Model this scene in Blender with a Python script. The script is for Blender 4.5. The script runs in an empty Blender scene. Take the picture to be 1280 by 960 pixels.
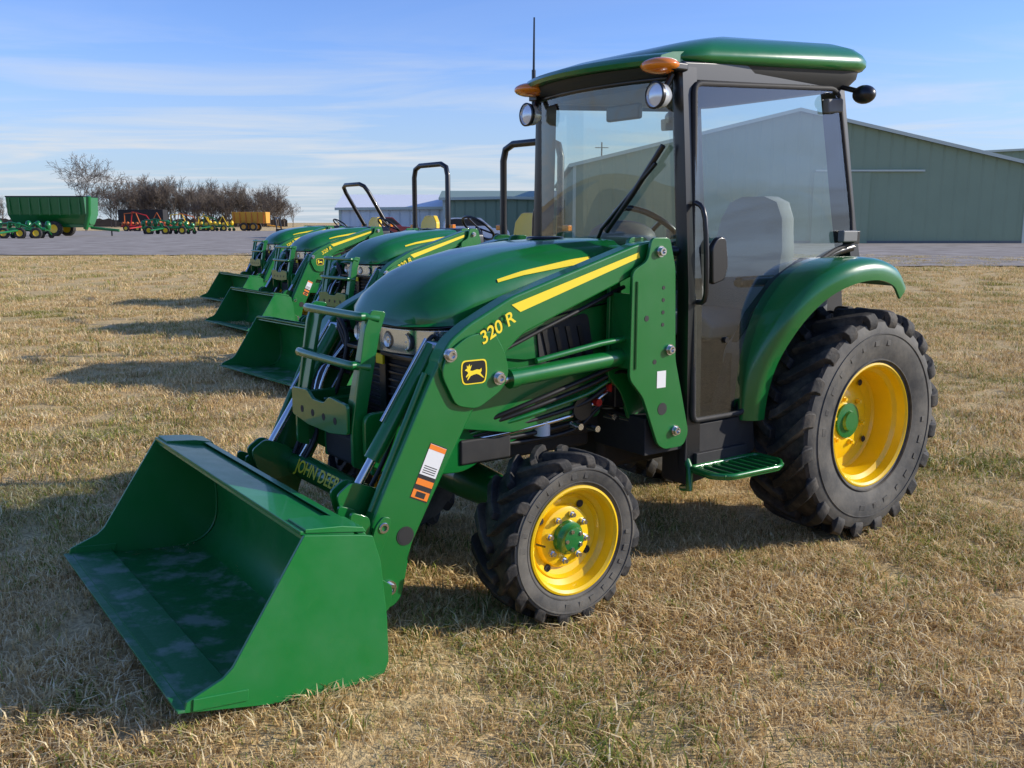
import bpy, bmesh, math, random
import numpy as np
from mathutils import Vector, Matrix, noise, Euler
random.seed(7); rng=np.random.default_rng(7)
scene=bpy.context.scene
scene.view_settings.view_transform='Standard'
scene.view_settings.look='None'
scene.view_settings.exposure=0
R=math.radians
TH=R(35.6); CT,ST=math.cos(TH),math.sin(TH)
OX,OY=1.264,4.980
# ------------------------------------------------------------ materials
MATS={}
def pm(name,col,rough=.5,metal=0,coat=0,noise_amt=0,noise_scale=8,spec=.5,col2=None,bump=0,bump_scale=60,rough2=None,coords='Object',p0=.38,p1=.72):
    m=bpy.data.materials.new(name);m.use_nodes=True
    nt=m.node_tree;b=nt.nodes['Principled BSDF']
    b.inputs['Base Color'].default_value=(*col,1);b.inputs['Roughness'].default_value=rough
    b.inputs['Metallic'].default_value=metal;b.inputs['Coat Weight'].default_value=coat
    b.inputs['Coat Roughness'].default_value=.06
    b.inputs['Specular IOR Level'].default_value=spec
    tc=nt.nodes.new('ShaderNodeTexCoord')
    if noise_amt>0:
        n=nt.nodes.new('ShaderNodeTexNoise');n.inputs['Scale'].default_value=noise_scale;n.inputs['Detail'].default_value=6;n.inputs['Roughness'].default_value=.65
        nt.links.new(tc.outputs[coords],n.inputs['Vector'])
        r=nt.nodes.new('ShaderNodeValToRGB');r.color_ramp.elements[0].position=p0;r.color_ramp.elements[1].position=p1
        c2=col2 if col2 else tuple(c*.6 for c in col)
        r.color_ramp.elements[0].color=(*col,1)
        r.color_ramp.elements[1].color=tuple(col[i]*(1-noise_amt)+c2[i]*noise_amt for i in range(3))+(1,)
        nt.links.new(n.outputs['Fac'],r.inputs['Fac']);nt.links.new(r.outputs['Color'],b.inputs['Base Color'])
        if rough2 is not None:
            mr=nt.nodes.new('ShaderNodeMapRange');mr.inputs['From Min'].default_value=.35;mr.inputs['From Max'].default_value=.7
            mr.inputs['To Min'].default_value=rough;mr.inputs['To Max'].default_value=rough2
            nt.links.new(n.outputs['Fac'],mr.inputs['Value']);nt.links.new(mr.outputs['Result'],b.inputs['Roughness'])
    if bump>0:
        n=nt.nodes.new('ShaderNodeTexNoise');n.inputs['Scale'].default_value=bump_scale;n.inputs['Detail'].default_value=4
        nt.links.new(tc.outputs[coords],n.inputs['Vector'])
        bp=nt.nodes.new('ShaderNodeBump');bp.inputs['Strength'].default_value=bump;bp.inputs['Distance'].default_value=.01
        nt.links.new(n.outputs['Fac'],bp.inputs['Height']);nt.links.new(bp.outputs['Normal'],b.inputs['Normal'])
    MATS[name]=m;return m
GREEN=pm('green_paint',(.004,.15,.026),.28,coat=.6,noise_amt=.2,noise_scale=5,col2=(.02,.16,.045),rough2=.38,bump=.02,bump_scale=25)
BUCKG=pm('bucket_green',(.004,.18,.032),.36,coat=.35,noise_amt=.3,noise_scale=6,col2=(.03,.19,.06),rough2=.55,bump=.06,bump_scale=18)
FLOORG=pm('bucket_floor_scuffed',(.008,.16,.035),.40,noise_amt=.85,noise_scale=7,col2=(.20,.28,.21),rough2=.75,bump=.1,p0=.5,p1=.64)
YEL=pm('yellow_paint',(.88,.56,.0),.35,coat=.5,noise_amt=.2,noise_scale=12,col2=(.6,.4,.05))
DECY=pm('yellow_decal',(.9,.68,.02),.45)
BLACK=pm('black_trim',(.008,.008,.009),.35,coat=.2)
BLACKM=pm('black_matte',(.014,.014,.015),.7,noise_amt=.5,noise_scale=10,col2=(.04,.037,.033))
GREY=pm('grey_plastic',(.14,.145,.145),.55)
SEATG=pm('seat_fabric',(.30,.305,.30),.85,bump=.3,bump_scale=200)
DARKG=pm('dark_roof_liner',(.03,.032,.033),.6)
RUB=pm('rubber_tyre',(.012,.012,.012),.75,noise_amt=.9,noise_scale=9,col2=(.12,.10,.075),bump=.25,bump_scale=70,p0=.45,p1=.75)
RUBS=pm('rubber_sidewall',(.035,.035,.034),.7,noise_amt=.85,noise_scale=5,col2=(.17,.155,.125),bump=.12,bump_scale=40)
STEEL=pm('steel',(.62,.63,.64),.22,metal=1)
CHROME=pm('lamp_chrome',(.80,.82,.85),.16,metal=.85)
AMBER=pm('amber_lens',(.80,.22,.005),.15,coat=1)
WHITEP=pm('white_plastic',(.75,.75,.74),.35)
LAMPW=pm('lamp_glass',(.70,.74,.78),.1,metal=.3,coat=1)
RED=pm('red_part',(.5,.02,.015),.4)
ORANGE=pm('orange_decal',(.85,.22,.02),.5)
HOSE=pm('hose',(.012,.012,.012),.5)
def glass_mat(name,tint,f0=.07):
    m=bpy.data.materials.new(name);m.use_nodes=True;nt=m.node_tree;nt.nodes.clear()
    o=nt.nodes.new('ShaderNodeOutputMaterial');mx=nt.nodes.new('ShaderNodeMixShader')
    t=nt.nodes.new('ShaderNodeBsdfTransparent');t.inputs[0].default_value=(*tint,1)
    g=nt.nodes.new('ShaderNodeBsdfGlossy');g.inputs['Roughness'].default_value=.004;g.inputs[0].default_value=(.95,.97,1,1)
    lw=nt.nodes.new('ShaderNodeLayerWeight');lw.inputs['Blend'].default_value=.5
    p=nt.nodes.new('ShaderNodeMath');p.operation='POWER';p.inputs[1].default_value=4.5;nt.links.new(lw.outputs['Facing'],p.inputs[0])
    q=nt.nodes.new('ShaderNodeMath');q.operation='MULTIPLY_ADD';q.inputs[1].default_value=1-f0;q.inputs[2].default_value=f0;nt.links.new(p.outputs[0],q.inputs[0])
    nt.links.new(q.outputs[0],mx.inputs[0]);nt.links.new(t.outputs[0],mx.inputs[1]);nt.links.new(g.outputs[0],mx.inputs[2]);nt.links.new(mx.outputs[0],o.inputs[0])
    return m
GLASS=glass_mat('cab_glass',(.80,.87,.84),.095)
LGLASS=glass_mat('lamp_lens',(.9,.93,.95),.06)
# ------------------------------------------------------------ helpers
def link(o,parent=None):
    scene.collection.objects.link(o)
    if parent: o.parent=parent
    return o
def mk(name,verts,faces,mat,parent=None,smooth=False,bevel=0,angle=40,seg=2,fix=True):
    me=bpy.data.meshes.new(name);me.from_pydata([tuple(v) for v in verts],[],faces)
    if fix:
        bm=bmesh.new();bm.from_mesh(me);bmesh.ops.recalc_face_normals(bm,faces=bm.faces);bm.to_mesh(me);bm.free()
    for mm in (mat if isinstance(mat,(list,tuple)) else [mat]): me.materials.append(mm)
    if smooth or bevel:
        me.polygons.foreach_set('use_smooth',[True]*len(me.polygons))
        me.set_sharp_from_angle(angle=R(angle))
    o=bpy.data.objects.new(name,me);link(o,parent)
    if bevel:
        b=o.modifiers.new('bevel','BEVEL');b.width=bevel;b.segments=seg;b.limit_method='ANGLE';b.angle_limit=R(35);b.harden_normals=True
    return o
def ext(name,pts,f3,mat,parent,bevel,smooth):
    n=len(pts);v=[f3(a,b,0) for a,b in pts]+[f3(a,b,1) for a,b in pts]
    f=[list(range(n)),list(range(2*n-1,n-1,-1))]+[[i,(i+1)%n,n+(i+1)%n,n+i] for i in range(n)]
    return mk(name,v,f,mat,parent,bevel=bevel,smooth=smooth)
def prism(name,pts,y0,y1,mat,parent,bevel=.004,smooth=False): return ext(name,pts,lambda a,b,k:(a,(y0,y1)[k],b),mat,parent,bevel,smooth)
def zprism(name,pts,z0,z1,mat,parent,bevel=.004,smooth=False): return ext(name,pts,lambda a,b,k:(a,b,(z0,z1)[k]),mat,parent,bevel,smooth)
def xprism(name,pts,x0,x1,mat,parent,bevel=.004,smooth=False): return ext(name,pts,lambda a,b,k:((x0,x1)[k],a,b),mat,parent,bevel,smooth)
def box(name,c,s,mat,parent,bevel=.004,rot=None):
    v=[Vector((sx*s[0]/2,sy*s[1]/2,sz*s[2]/2)) for sx in(-1,1) for sy in(-1,1) for sz in(-1,1)]
    if rot:
        e=Euler([R(a) for a in rot]).to_matrix();v=[e@p for p in v]
    v=[p+Vector(c) for p in v]
    f=[(0,1,3,2),(4,6,7,5),(0,4,5,1),(2,3,7,6),(0,2,6,4),(1,5,7,3)]
    return mk(name,v,f,mat,parent,bevel=bevel)
def cr(pts,n=6,cyc=False):
    P=[Vector(p) for p in pts];out=[];N=len(P)
    for i in range(N if cyc else N-1):
        if cyc: a,b,c,d=P[(i-1)%N],P[i],P[(i+1)%N],P[(i+2)%N]
        else: a,b,c,d=P[max(i-1,0)],P[i],P[i+1],P[min(i+2,N-1)]
        for k in range(n):
            t=k/n
            out.append(.5*((2*b)+(c-a)*t+(2*a-5*b+4*c-d)*t*t+(3*b-a-3*c+d)*t**3))
    if not cyc: out.append(P[-1])
    return out
def tube(name,pts,r,mat,parent,n=12,cyc=False,smooth_path=0):
    if smooth_path: pts=cr(pts,smooth_path,cyc)
    P=[Vector(p) for p in pts];N=len(P)
    rs=r if isinstance(r,(list,tuple)) else [r]*N
    V=[];up=None
    for i in range(N):
        if cyc: t=(P[(i+1)%N]-P[i-1])
        else: t=P[min(i+1,N-1)]-P[max(i-1,0)]
        t.normalize()
        if up is None:
            up=Vector((0,0,1)) if abs(t.z)<.9 else Vector((1,0,0))
        s=t.cross(up).normalized();up=s.cross(t).normalized()
        for k in range(n):
            a=2*math.pi*k/n;V.append(P[i]+rs[i]*(math.cos(a)*s+math.sin(a)*up))
    F=[]
    for i in range(N if cyc else N-1):
        j=(i+1)%N
        for k in range(n): F.append((i*n+k,i*n+(k+1)%n,j*n+(k+1)%n,j*n+k))
    if not cyc: F+= [list(range(n))[::-1],[(N-1)*n+k for k in range(n)]]
    return mk(name,V,F,mat,parent,smooth=True,angle=50)
def weld(o,angle=None):
    bm=bmesh.new();bm.from_mesh(o.data);bmesh.ops.remove_doubles(bm,verts=bm.verts,dist=1e-5);bmesh.ops.recalc_face_normals(bm,faces=bm.faces);bm.to_mesh(o.data);bm.free()
    o.data.polygons.foreach_set('use_smooth',[True]*len(o.data.polygons))
    if angle: o.data.set_sharp_from_angle(angle=R(angle))
    return o
def lathe(name,prof,c,mat,parent,segs=64,side=1,axis='Y',angle=35):
    V=[];F=[];n=len(prof)
    for i in range(segs):
        a=2*math.pi*i/segs
        for (y,r) in prof:
            if axis=='Y': V.append((c[0]+r*math.cos(a),c[1]+side*y,c[2]+r*math.sin(a)))
            elif axis=='X': V.append((c[0]+side*y,c[1]+r*math.cos(a),c[2]+r*math.sin(a)))
            else: V.append((c[0]+r*math.cos(a),c[1]+r*math.sin(a),c[2]+y))
    for i in range(segs):
        j=(i+1)%segs
        for k in range(n-1): F.append((i*n+k,i*n+k+1,j*n+k+1,j*n+k))
    return weld(mk(name,V,F,mat,parent,fix=False),angle)
def ellipsoid(name,c,s,mat,parent,seg=24):
    V=[];F=[];ring=12
    for i in range(ring+1):
        p=math.pi*i/ring
        for k in range(seg):
            a=2*math.pi*k/seg;V.append((c[0]+s[0]*math.sin(p)*math.cos(a),c[1]+s[1]*math.sin(p)*math.sin(a),c[2]+s[2]*math.cos(p)))
    for i in range(ring):
        for k in range(seg): F.append((i*seg+k,i*seg+(k+1)%seg,(i+1)*seg+(k+1)%seg,(i+1)*seg+k))
    return weld(mk(name,V,F,mat,parent,fix=False))
def loft(name,secs,mat,parent,cap=True,closed=False,smooth=True,angle=40,bevel=0):
    n=len(secs[0]);V=[p for s in secs for p in s];F=[]
    for i in range(len(secs)-1):
        for k in range(n if closed else n-1):
            l=(k+1)%n;F.append((i*n+k,i*n+l,(i+1)*n+l,(i+1)*n+k))
    if cap: F+= [list(range(n)),[(len(secs)-1)*n+k for k in range(n)]]
    return mk(name,V,F,mat,parent,smooth=smooth,angle=angle,bevel=bevel)
def pin(parent,x,z,y,s,r=.026):
    lathe('pin',[(0,r*1.25),(.008,r*1.25),(.008,r*.95),(.02,r*.95),(.022,r*.85),(.022,r*.5),(.014,r*.45),(.014,0)],(x,y,z),STEEL,parent,segs=20,side=s)
def text(name,body,loc,xdir,normal,size,mat,parent,shear=0,sx=1):
    c=bpy.data.curves.new(name,'FONT');c.body=body;c.size=size;c.extrude=.0008;c.shear=shear;c.align_x='CENTER';c.align_y='CENTER';c.offset=size*.012
    c.materials.append(mat);o=bpy.data.objects.new(name,c);link(o,parent)
    X=Vector(xdir).normalized();Z=Vector(normal).normalized();Y=Z.cross(X);X=Y.cross(Z)
    M=Matrix((X,Y,Z)).transposed().to_4x4();M.translation=Vector(loc)
    o.matrix_local=M@Matrix.Diagonal((sx,1,1,1));return o
# ------------------------------------------------------------ wheel
def wheel(parent,pre,c,Rr,W,rim,s,nl,disc,rear):
    cx,cy,cz=c;h=W/2;dp=.036 if rear else .030
    side=[(h*.80,rim-.004),(h*.86,rim+.012),(h*.95,rim+(Rr-rim)*.25),(h*1.0,rim+(Rr-rim)*.48),(h*.985,rim+(Rr-rim)*.66),(h*.93,Rr-dp-.022)]
    tread=[(h*.93,Rr-dp-.022),(h*.86,Rr-dp-.010),(h*.5,Rr-dp-.002),(0,Rr-dp),(-h*.5,Rr-dp-.002),(-h*.86,Rr-dp-.010),(-h*.93,Rr-dp-.022)]
    def sw(sgn):
        p=cr([(y*sgn,0,r) for y,r in side],5);return [(q.x,q.z) for q in p]
    lathe(pre+'_tyre_sidewall',sw(1),c,RUBS,parent,96,s);lathe(pre+'_tyre_sidewall_inner',sw(-1),c,RUBS,parent,64,s)
    lathe(pre+'_tyre_tread',tread,c,RUB,parent,96,s)
    for rr,yy in ((rim+.03,.925),(rim+(Rr-rim)*.58,1.0)):
        lathe(pre+'_tyre_rib',[(h*yy-.004,rr-.005),(h*yy+.004,rr-.002),(h*yy+.004,rr+.002),(h*yy-.004,rr+.005)],c,RUBS,parent,96,s)
    V=[];F=[]
    pitch=2*math.pi/nl;slant=pitch*1.05
    st=[(-.06,0),(.15,0),(.4,.0),(.65,0),(.85,.0),(.95,.006),(1.01,.030),(1.02,.058 if rear else .042),(.985,.078 if rear else .054)]
    for sd in (-1,1):
        for i in range(nl):
            a0=i*pitch+(pitch/2 if sd>0 else 0)
            base=len(V)
            for (u,dr) in st:
                y=sd*u*h;a=a0+slant*min(max(u,0),1)**1.15
                ro=Rr-dr-.004*u*u
                ri=ro-.06 if u<.93 else ro-.02
                yi=y if u<.93 else sd*h*.88
                wid=(.028+.014*abs(u)) if rear else (.019+.011*abs(u))
                for (rr,yy,w) in ((ro,y,wid*.8),(ri,yi,wid*1.15)):
                    for q in(-1,1):
                        aa=a+q*w/Rr
                        V.append((cx+rr*math.cos(aa),cy+s*yy,cz+rr*math.sin(aa)))
            for j in range(len(st)-1):
                o=base+j*4;p=o+4
                F+= [(o,o+1,p+1,p),(o+2,p+2,p+3,o+3),(o,p,p+2,o+2),(o+1,o+3,p+3,p+1)]
            F+= [(base,base+2,base+3,base+1)];e=base+(len(st)-1)*4;F+= [(e,e+1,e+3,e+2)]
    mk(pre+'_tyre_lugs',V,F,RUB,parent,bevel=.005,seg=1)
    fl=h*.80
    prof=[(fl-.02,rim+.004),(fl+.004,rim+.016),(fl+.014,rim+.014),(fl+.016,rim+.006),(fl+.008,rim-.004),(fl-.012,rim-.008),(fl-.03,rim-.012),(fl-.045,rim-.03),(max(disc+.02,fl-.09),rim-.036)]
    prof+=[(disc+.012,rim-.04)]
    if rear: prof+=[(disc,rim-.05),(disc-.004,rim-.09),(disc+.02,.14),(disc+.022,.10),(disc+.022,0)]
    else: prof+=[(disc+.002,rim-.045),(disc-.006,rim-.07),(disc+.012,.115),(disc+.018,.10),(disc+.018,0)]
    lathe(pre+'_rim',prof,c,YEL,parent,72,s,angle=30)
    lathe(pre+'_rim_back',[(-fl,rim+.012),(-fl+.02,rim-.01),(disc,rim-.04)],c,YEL,parent,48,s)
    d=disc+(.022 if rear else .018)
    if rear:
        lathe(pre+'_hub',[(d,.085),(d+.012,.085),(d+.016,.05),(d+.03,.045),(d+.03,0)],c,GREEN,parent,32,s);br=.115;nb=6
    else:
        lathe(pre+'_hub',[(d,.065),(d+.02,.062),(d+.03,.05),(d+.045,.045),(d+.048,.03),(d+.048,0)],c,GREEN,parent,32,s);br=.088;nb=8
        for i in range(5):
            a=i*2*math.pi/5;lathe(pre+'_hub_bolt',[(d+.02,.008),(d+.052,.008),(d+.052,0)],(cx+.035*math.cos(a),cy,cz+.035*math.sin(a)),STEEL,parent,6,s)
    for i in range(nb):
        a=i*2*math.pi/nb+.2
        lathe(pre+'_bolt',[(d-.01,.014),(d+.012,.014),(d+.012,.009),(d+.024,.009),(d+.024,0)],(cx+br*math.cos(a),cy,cz+br*math.sin(a)),YEL if rear else STEEL,parent,6,s)
    for i in range(4):
        a=i*math.pi/2+.6
        rr=rim-.075 if rear else rim-.058
        lathe(pre+'_hole',[(d-(.016 if rear else .018),.016),(d-(.012 if rear else .014),.013),(d-(.012 if rear else .014),0)],(cx+rr*math.cos(a),cy,cz+rr*math.sin(a)),BLACKM,parent,14,s)
    tube(pre+'_valve',[(cx+(rim-.05),cy+s*(disc+.02),cz),(cx+(rim-.06),cy+s*(disc+.06),cz)],.004,BLACK,parent,6)
    for k in range(26):
        if k%13 in (0,1,2,3,4,5,6,7):
            a=k*2*math.pi/26;rr=rim+(Rr-rim)*.42;V=[]
            q=[(rr-.013,a),(rr+.013,a),(rr+.013,a+.10*(.7 if k%2 else 1)),(rr-.013,a+.10*(.7 if k%2 else 1))]
            for yy in(h*.985,h*1.007):
                for r_,b_ in q:V.append((cx+r_*math.cos(b_),cy+s*yy,cz+r_*math.sin(b_)))
            mk(pre+'_emboss',V,[(0,1,2,3),(7,6,5,4),(0,4,5,1),(1,5,6,2),(2,6,7,3),(3,7,4,0)],RUBS,parent,bevel=.003,seg=1)
# ------------------------------------------------------------ loader + bucket
def rnd(pts,r=.02,n=4):
    out=[];N=len(pts)
    for i in range(N):
        a,b,c=Vector(pts[i-1]),Vector(pts[i]),Vector(pts[(i+1)%N])
        u=(a-b);v=(c-b);d=min(r,u.length*.45,v.length*.45)
        p=b+u.normalized()*d;q=b+v.normalized()*d
        for k in range(n+1):
            t=k/n;out.append(tuple((1-t)**2*p+2*t*(1-t)*b+t*t*q))
    return out
def loader(parent,decals):
    for s in(1,-1):
        upper=[(1.20,1.41),(1.32,1.395),(1.93,1.215),(2.12,1.125),(2.20,1.07),(2.25,.99),(2.20,.93),(2.10,.86),(2.03,.90),(1.97,1.0),(1.88,1.075),(1.32,1.275),(1.20,1.29)]
        lower=[(2.06,.96),(2.15,1.05),(2.23,1.02),(2.28,.93),(2.49,.52),(2.525,.44),(2.53,.22),(2.50,.155),(2.44,.145),(2.40,.18),(2.36,.36),(2.27,.52),(2.05,.89)]
        prism('boom_upper',rnd(upper,.03),s*.445,s*.525,GREEN,parent,bevel=.010)
        prism('boom_lower',rnd(lower,.03),s*.452,s*.519,GREEN,parent,bevel=.010)
        knee=[(1.97,1.02),(2.02,1.10),(2.13,1.085),(2.215,1.03),(2.24,.96),(2.18,.84),(2.09,.82),(1.98,.88),(1.95,.94)]
        prism('knee_plate',rnd(knee,.03),s*.527,s*.537,GREEN,parent,bevel=.003)
        tube('boom_flange',[(2.275,s*.485,.96),(2.50,s*.485,.50)],.012,GREEN,parent,8)
        tw=[(1.17,1.42),(1.27,1.42),(1.29,1.33),(1.37,1.29),(1.375,.86),(1.30,.78),(1.21,.57),(1.17,.545),(1.06,.545),(1.03,.60),(1.08,.78),(1.12,.92),(1.135,1.30),(1.15,1.35)]
        prism('tower_outer_plate',rnd(tw,.025),s*.54,s*.556,GREEN,parent,bevel=.003)
        prism('tower_inner_plate',rnd(tw,.025),s*.405,s*.425,GREEN,parent,bevel=.003)
        prism('tower_web',[(1.125,1.25),(1.14,1.25),(1.14,.9),(1.10,.75),(1.085,.75),(1.12,.9)],s*.426,s*.539,GREEN,parent,bevel=0)
        prism('tower_front_web',[(1.35,1.2),(1.365,1.2),(1.365,.9),(1.35,.9)],s*.43,s*.538,GREEN,parent,bevel=0)
        prism('tower_foot',[(1.0,.52),(1.0,.68),(1.25,.68),(1.25,.52)],s*.2,s*.52,BLACKM,parent)
        for x,z in((1.225,1.365),(1.16,.965),(1.115,.62)): pin(parent,x,z,s*.556,s,.018)
        tube('tower_rib',[(1.345,s*.558,1.25),(1.345,s*.558,.90)],.006,GREEN,parent,8)
        for x,z,r in((1.20,1.22,.008),(1.20,1.17,.008),(1.20,1.12,.008),(1.20,1.07,.008),(1.29,1.10,.012),(1.19,.72,.026),(1.24,.92,.010)):
            lathe('hole',[(0,r),(.0015,r),(.0015,0)],(x,s*.556,z),BLACKM,parent,16,s)
        pin(parent,2.205,1.025,s*.537,s,.020);pin(parent,2.00,.925,s*.537,s,.020)
        pin(parent,2.455,.225,s*.519,s,.022);pin(parent,2.49,.46,s*.545,s,.020)
        lathe('boom_hole',[(0,.034),(.002,.034),(.002,.028),(.0025,.028),(.0025,0)],(2.385,s*.519,.40),BLACKM,parent,24,s)
        a=Vector((2.02,s*.485,.90));b=Vector((1.17,s*.485,.955))
        tube('lift_cylinder_barrel',[b,b+(a-b)*.86],.034,GREEN,parent,20)
        tube('lift_cylinder_gland',[b+(a-b)*.84,b+(a-b)*.88],.038,GREEN,parent,20)
        tube('lift_cylinder_rod',[b+(a-b)*.8,a],.017,STEEL,parent,14)
        tube('lift_line',[(1.2,s*.50,1.03),(1.5,s*.515,1.01),(1.80,s*.50,.965)],.012,GREEN,parent,8)
        y=s*.40
        a=Vector((2.12,y,1.02));b=Vector((2.52,y,.55))
        a2=a+Vector((.07,0,.02));kb=.78 if s>0 else .42
        tube('bucket_cylinder_barrel',[a2,a2+(b-a2)*kb],.030,GREEN,parent,20)
        tube('bucket_cylinder_rod',[a2+(b-a2)*(kb-.04),b],.016,STEEL,parent,14)
        tube('bucket_cylinder_line',[a2+Vector((.03,0,.03)),a2+(b-a2)*.55+Vector((.035,0,.02))],.006,STEEL,parent,8)
        tube('bucket_cylinder_pin',[(2.19,s*.36,1.04),(2.19,s*.46,1.04)],.02,STEEL,parent,14)
        lk=[(2.40,.50),(2.44,.56),(2.54,.60),(2.60,.56),(2.58,.48),(2.52,.42),(2.43,.43)]
        for yy in(.372,.428): prism('link_plate',rnd(lk,.02),s*yy-.006,s*yy+.006,GREEN,parent,bevel=.002)
        cp=[(2.53,.50),(2.60,.53),(2.615,.40),(2.60,.20),(2.53,.125),(2.46,.16),(2.45,.24),(2.53,.30)]
        for yy in(.44,.535): prism('carrier_plate',rnd(cp,.02),s*yy-.007,s*yy+.007,GREEN,parent,bevel=.002)
        ln=[(2.46,.49),(2.49,.50),(2.52,.47),(2.56,.35),(2.535,.22),(2.50,.235),(2.52,.34),(2.475,.43)]
        prism('guide_link',rnd(ln,.015),s*.55,s*.562,GREEN,parent,bevel=.002)
        tube('boom_hose',[(1.3,s*.43,1.22),(1.7,s*.43,1.08),(2.0,s*.42,.98),(2.13,s*.38,1.02),(2.16,s*.36,1.07),(2.20,s*.37,1.05)],.009,HOSE,parent,8,smooth_path=5)
        tube('boom_hose_front',[(2.16,s*.34,1.04),(2.27,s*.345,.86),(2.36,s*.35,.66),(2.43,s*.34,.53)],.009,HOSE,parent,8,smooth_path=5)
        tube('boom_steel_line',[(2.10,s*.435,.93),(2.22,s*.435,.75),(2.36,s*.432,.50)],.006,STEEL,parent,8)
    tube('torque_tube',[(2.40,-.452,.475),(2.40,.452,.475)],.05,GREEN,parent,24)
    tube('carrier_bar',[(2.56,-.53,.43),(2.56,.53,.43)],.022,GREEN,parent,14)
    tube('carrier_bar_low',[(2.52,-.53,.2),(2.52,.53,.2)],.022,GREEN,parent,14)
    for k in range(6):
        tube('cross_hose',[(2.18,-.30,1.0-.03*k),(2.28,-.31-.015*k,.88),(2.33,-.32-.01*k,.74),(2.36,-.36+.02*k,.62),(2.42,-.40+.025*k,.5)],.008,[STEEL,HOSE,HOSE][k%3],parent,8,smooth_path=5)
    for k in range(3):
        tube('arch_hose',[(2.15,-.42,1.0),(2.2,-.36,1.09-.02*k),(2.2,-.28,1.0-.04*k),(2.24,-.27,.85),(2.28,-.30,.7)],.009,HOSE,parent,8,smooth_path=6)
    prof=[(3.235,.128),(3.00,.088),(2.80,.070),(2.72,.076),(2.66,.11),(2.625,.165),(2.612,.24),(2.614,.34),(2.625,.43),(2.655,.495),(2.71,.525),(2.86,.556)]
    pp=[Vector((p[0],0,p[1])) for p in prof];pp=pp[:2]+cr(pp[2:],3);t=.010
    inner=[]
    for i,p in enumerate(pp):
        d=(pp[min(i+1,len(pp)-1)]-pp[max(i-1,0)]).normalized();nrm=Vector((d.z,0,-d.x))
        if nrm.dot(Vector((2.95,0,.35))-p)<0: nrm=-nrm
        inner.append(p+nrm*t)
    n=len(pp);V=[];F=[]
    for y in(-.772,.772):
        V+=[(p.x,y,p.z) for p in pp]+[(p.x,y,p.z) for p in inner]
    m2=2*n;fm=[]
    for k in range(n-1):
        F.append((k,k+1,m2+k+1,m2+k));fm.append(0)
        F.append((n+k,m2+n+k,m2+n+k+1,n+k+1));fm.append(1 if k<5 else 0)
        F.append((k,n+k,n+k+1,k+1));fm.append(0);F.append((m2+k,m2+k+1,m2+n+k+1,m2+n+k));fm.append(0)
    F.append((0,m2,m2+n,n));F.append((n-1,2*n-1,m2+2*n-1,m2+n-1));fm+=[0,0]
    o=mk('bucket_shell',V,F,[BUCKG,FLOORG],parent,smooth=True,angle=25)
    o.data.polygons.foreach_set('material_index',fm)
    prism('cutting_edge',[(3.262,.128),(3.262,.136),(3.08,.124),(3.07,.106)],-.785,.785,FLOORG,parent,bevel=.002)
    sp=[(3.245,.126),(3.235,.155),(3.13,.195),(3.10,.22),(2.868,.570),(2.68,.535),(2.645,.525),(2.620,.44),(2.602,.25),(2.600,.10),(2.615,.066),(2.65,.052),(2.80,.055),(3.0,.075)]
    for s in(1,-1):
        prism('bucket_side_plate',sp,s*.773,s*.785,BUCKG,parent,bevel=.002)
        box('side_cutter',(3.14,s*.779,.135),(.16,.022,.035),BUCKG,parent,bevel=.002,rot=(0,-6,0))
        prism('top_gusset',[(2.66,.537),(2.86,.571),(2.86,.584),(2.74,.572),(2.67,.555)],s*.64,s*.772,BUCKG,parent,bevel=.003)
    prism('bucket_top_lip',[(2.70,.533),(2.86,.564),(2.875,.567),(2.875,.580),(2.86,.577),(2.70,.546)],-.768,.768,BUCKG,parent,bevel=.003)
    prism('bucket_top_step',[(2.66,.505),(2.70,.548),(2.71,.560),(2.68,.556),(2.648,.515)],-.765,.765,BUCKG,parent,bevel=.003)
    # weld beads on the back wall corners
    for s in(1,-1): tube('weld_bead',[(p.x+.004,s*.769,p.z+.004) for p in inner[2:-1]],.005,BUCKG,parent,6)
    if decals:
        d=Vector((1.93-1.32,0,1.215-1.395)).normalized();nz=Vector((-d.z,0,d.x))
        a=Vector((1.31,.526,1.352));b=Vector((1.90,.526,1.178));w=.018
        mk('yellow_stripe',[a+nz*w*.6,a-nz*w*.6,b-nz*w*1.2,b+nz*w*.9+d*.03],[(0,1,2,3)],DECY,parent).location.y=.0012
        text('boom_decal','320 R',(2.005,.5385,1.105),(-1,0,.52),(0,1,0),.066,DECY,parent,shear=.15,sx=1.05)
        nn=Vector((1,0,.45)).normalized()
        text('tube_decal','JOHN DEERE',Vector((2.40,-.06,.475))+nn*.0505,(0,1,0),nn,.072,DECY,parent,sx=1.05)
        cxx,czz=2.105,.955
        def shield(k):return rnd([(cxx-.052*k,czz+.045*k),(cxx+.052*k,czz+.045*k),(cxx+.056*k,czz-.0*k),(cxx+.048*k,czz-.042*k),(cxx-.048*k,czz-.042*k),(cxx-.056*k,czz)],.016*k)
        prism('badge_border',shield(1),.5372,.5385,DECY,parent,bevel=0);prism('badge',shield(.90),.5386,.5392,BLACK,parent,bevel=0)
        deer=[(.040,.012),(.034,.018),(.030,.016),(.032,.030),(.026,.024),(.020,.034),(.018,.024),(.010,.030),(.016,.016),(.018,.010),(.008,.008),(-.010,.012),(-.024,.010),(-.030,.016),(-.031,.006),(-.026,-.002),(-.034,-.012),(-.044,-.022),(-.034,-.018),(-.020,-.008),(-.010,-.004),(.004,-.006),(.016,-.010),(.028,-.024),(.030,-.020),(.022,-.006),(.034,-.014),(.036,-.010),(.026,.002),(.030,.008)]
        prism('badge_deer',[(cxx+x*1.0,czz+z*1.0-.002) for x,z in deer],.5393,.5397,DECY,parent,bevel=0)
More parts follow.
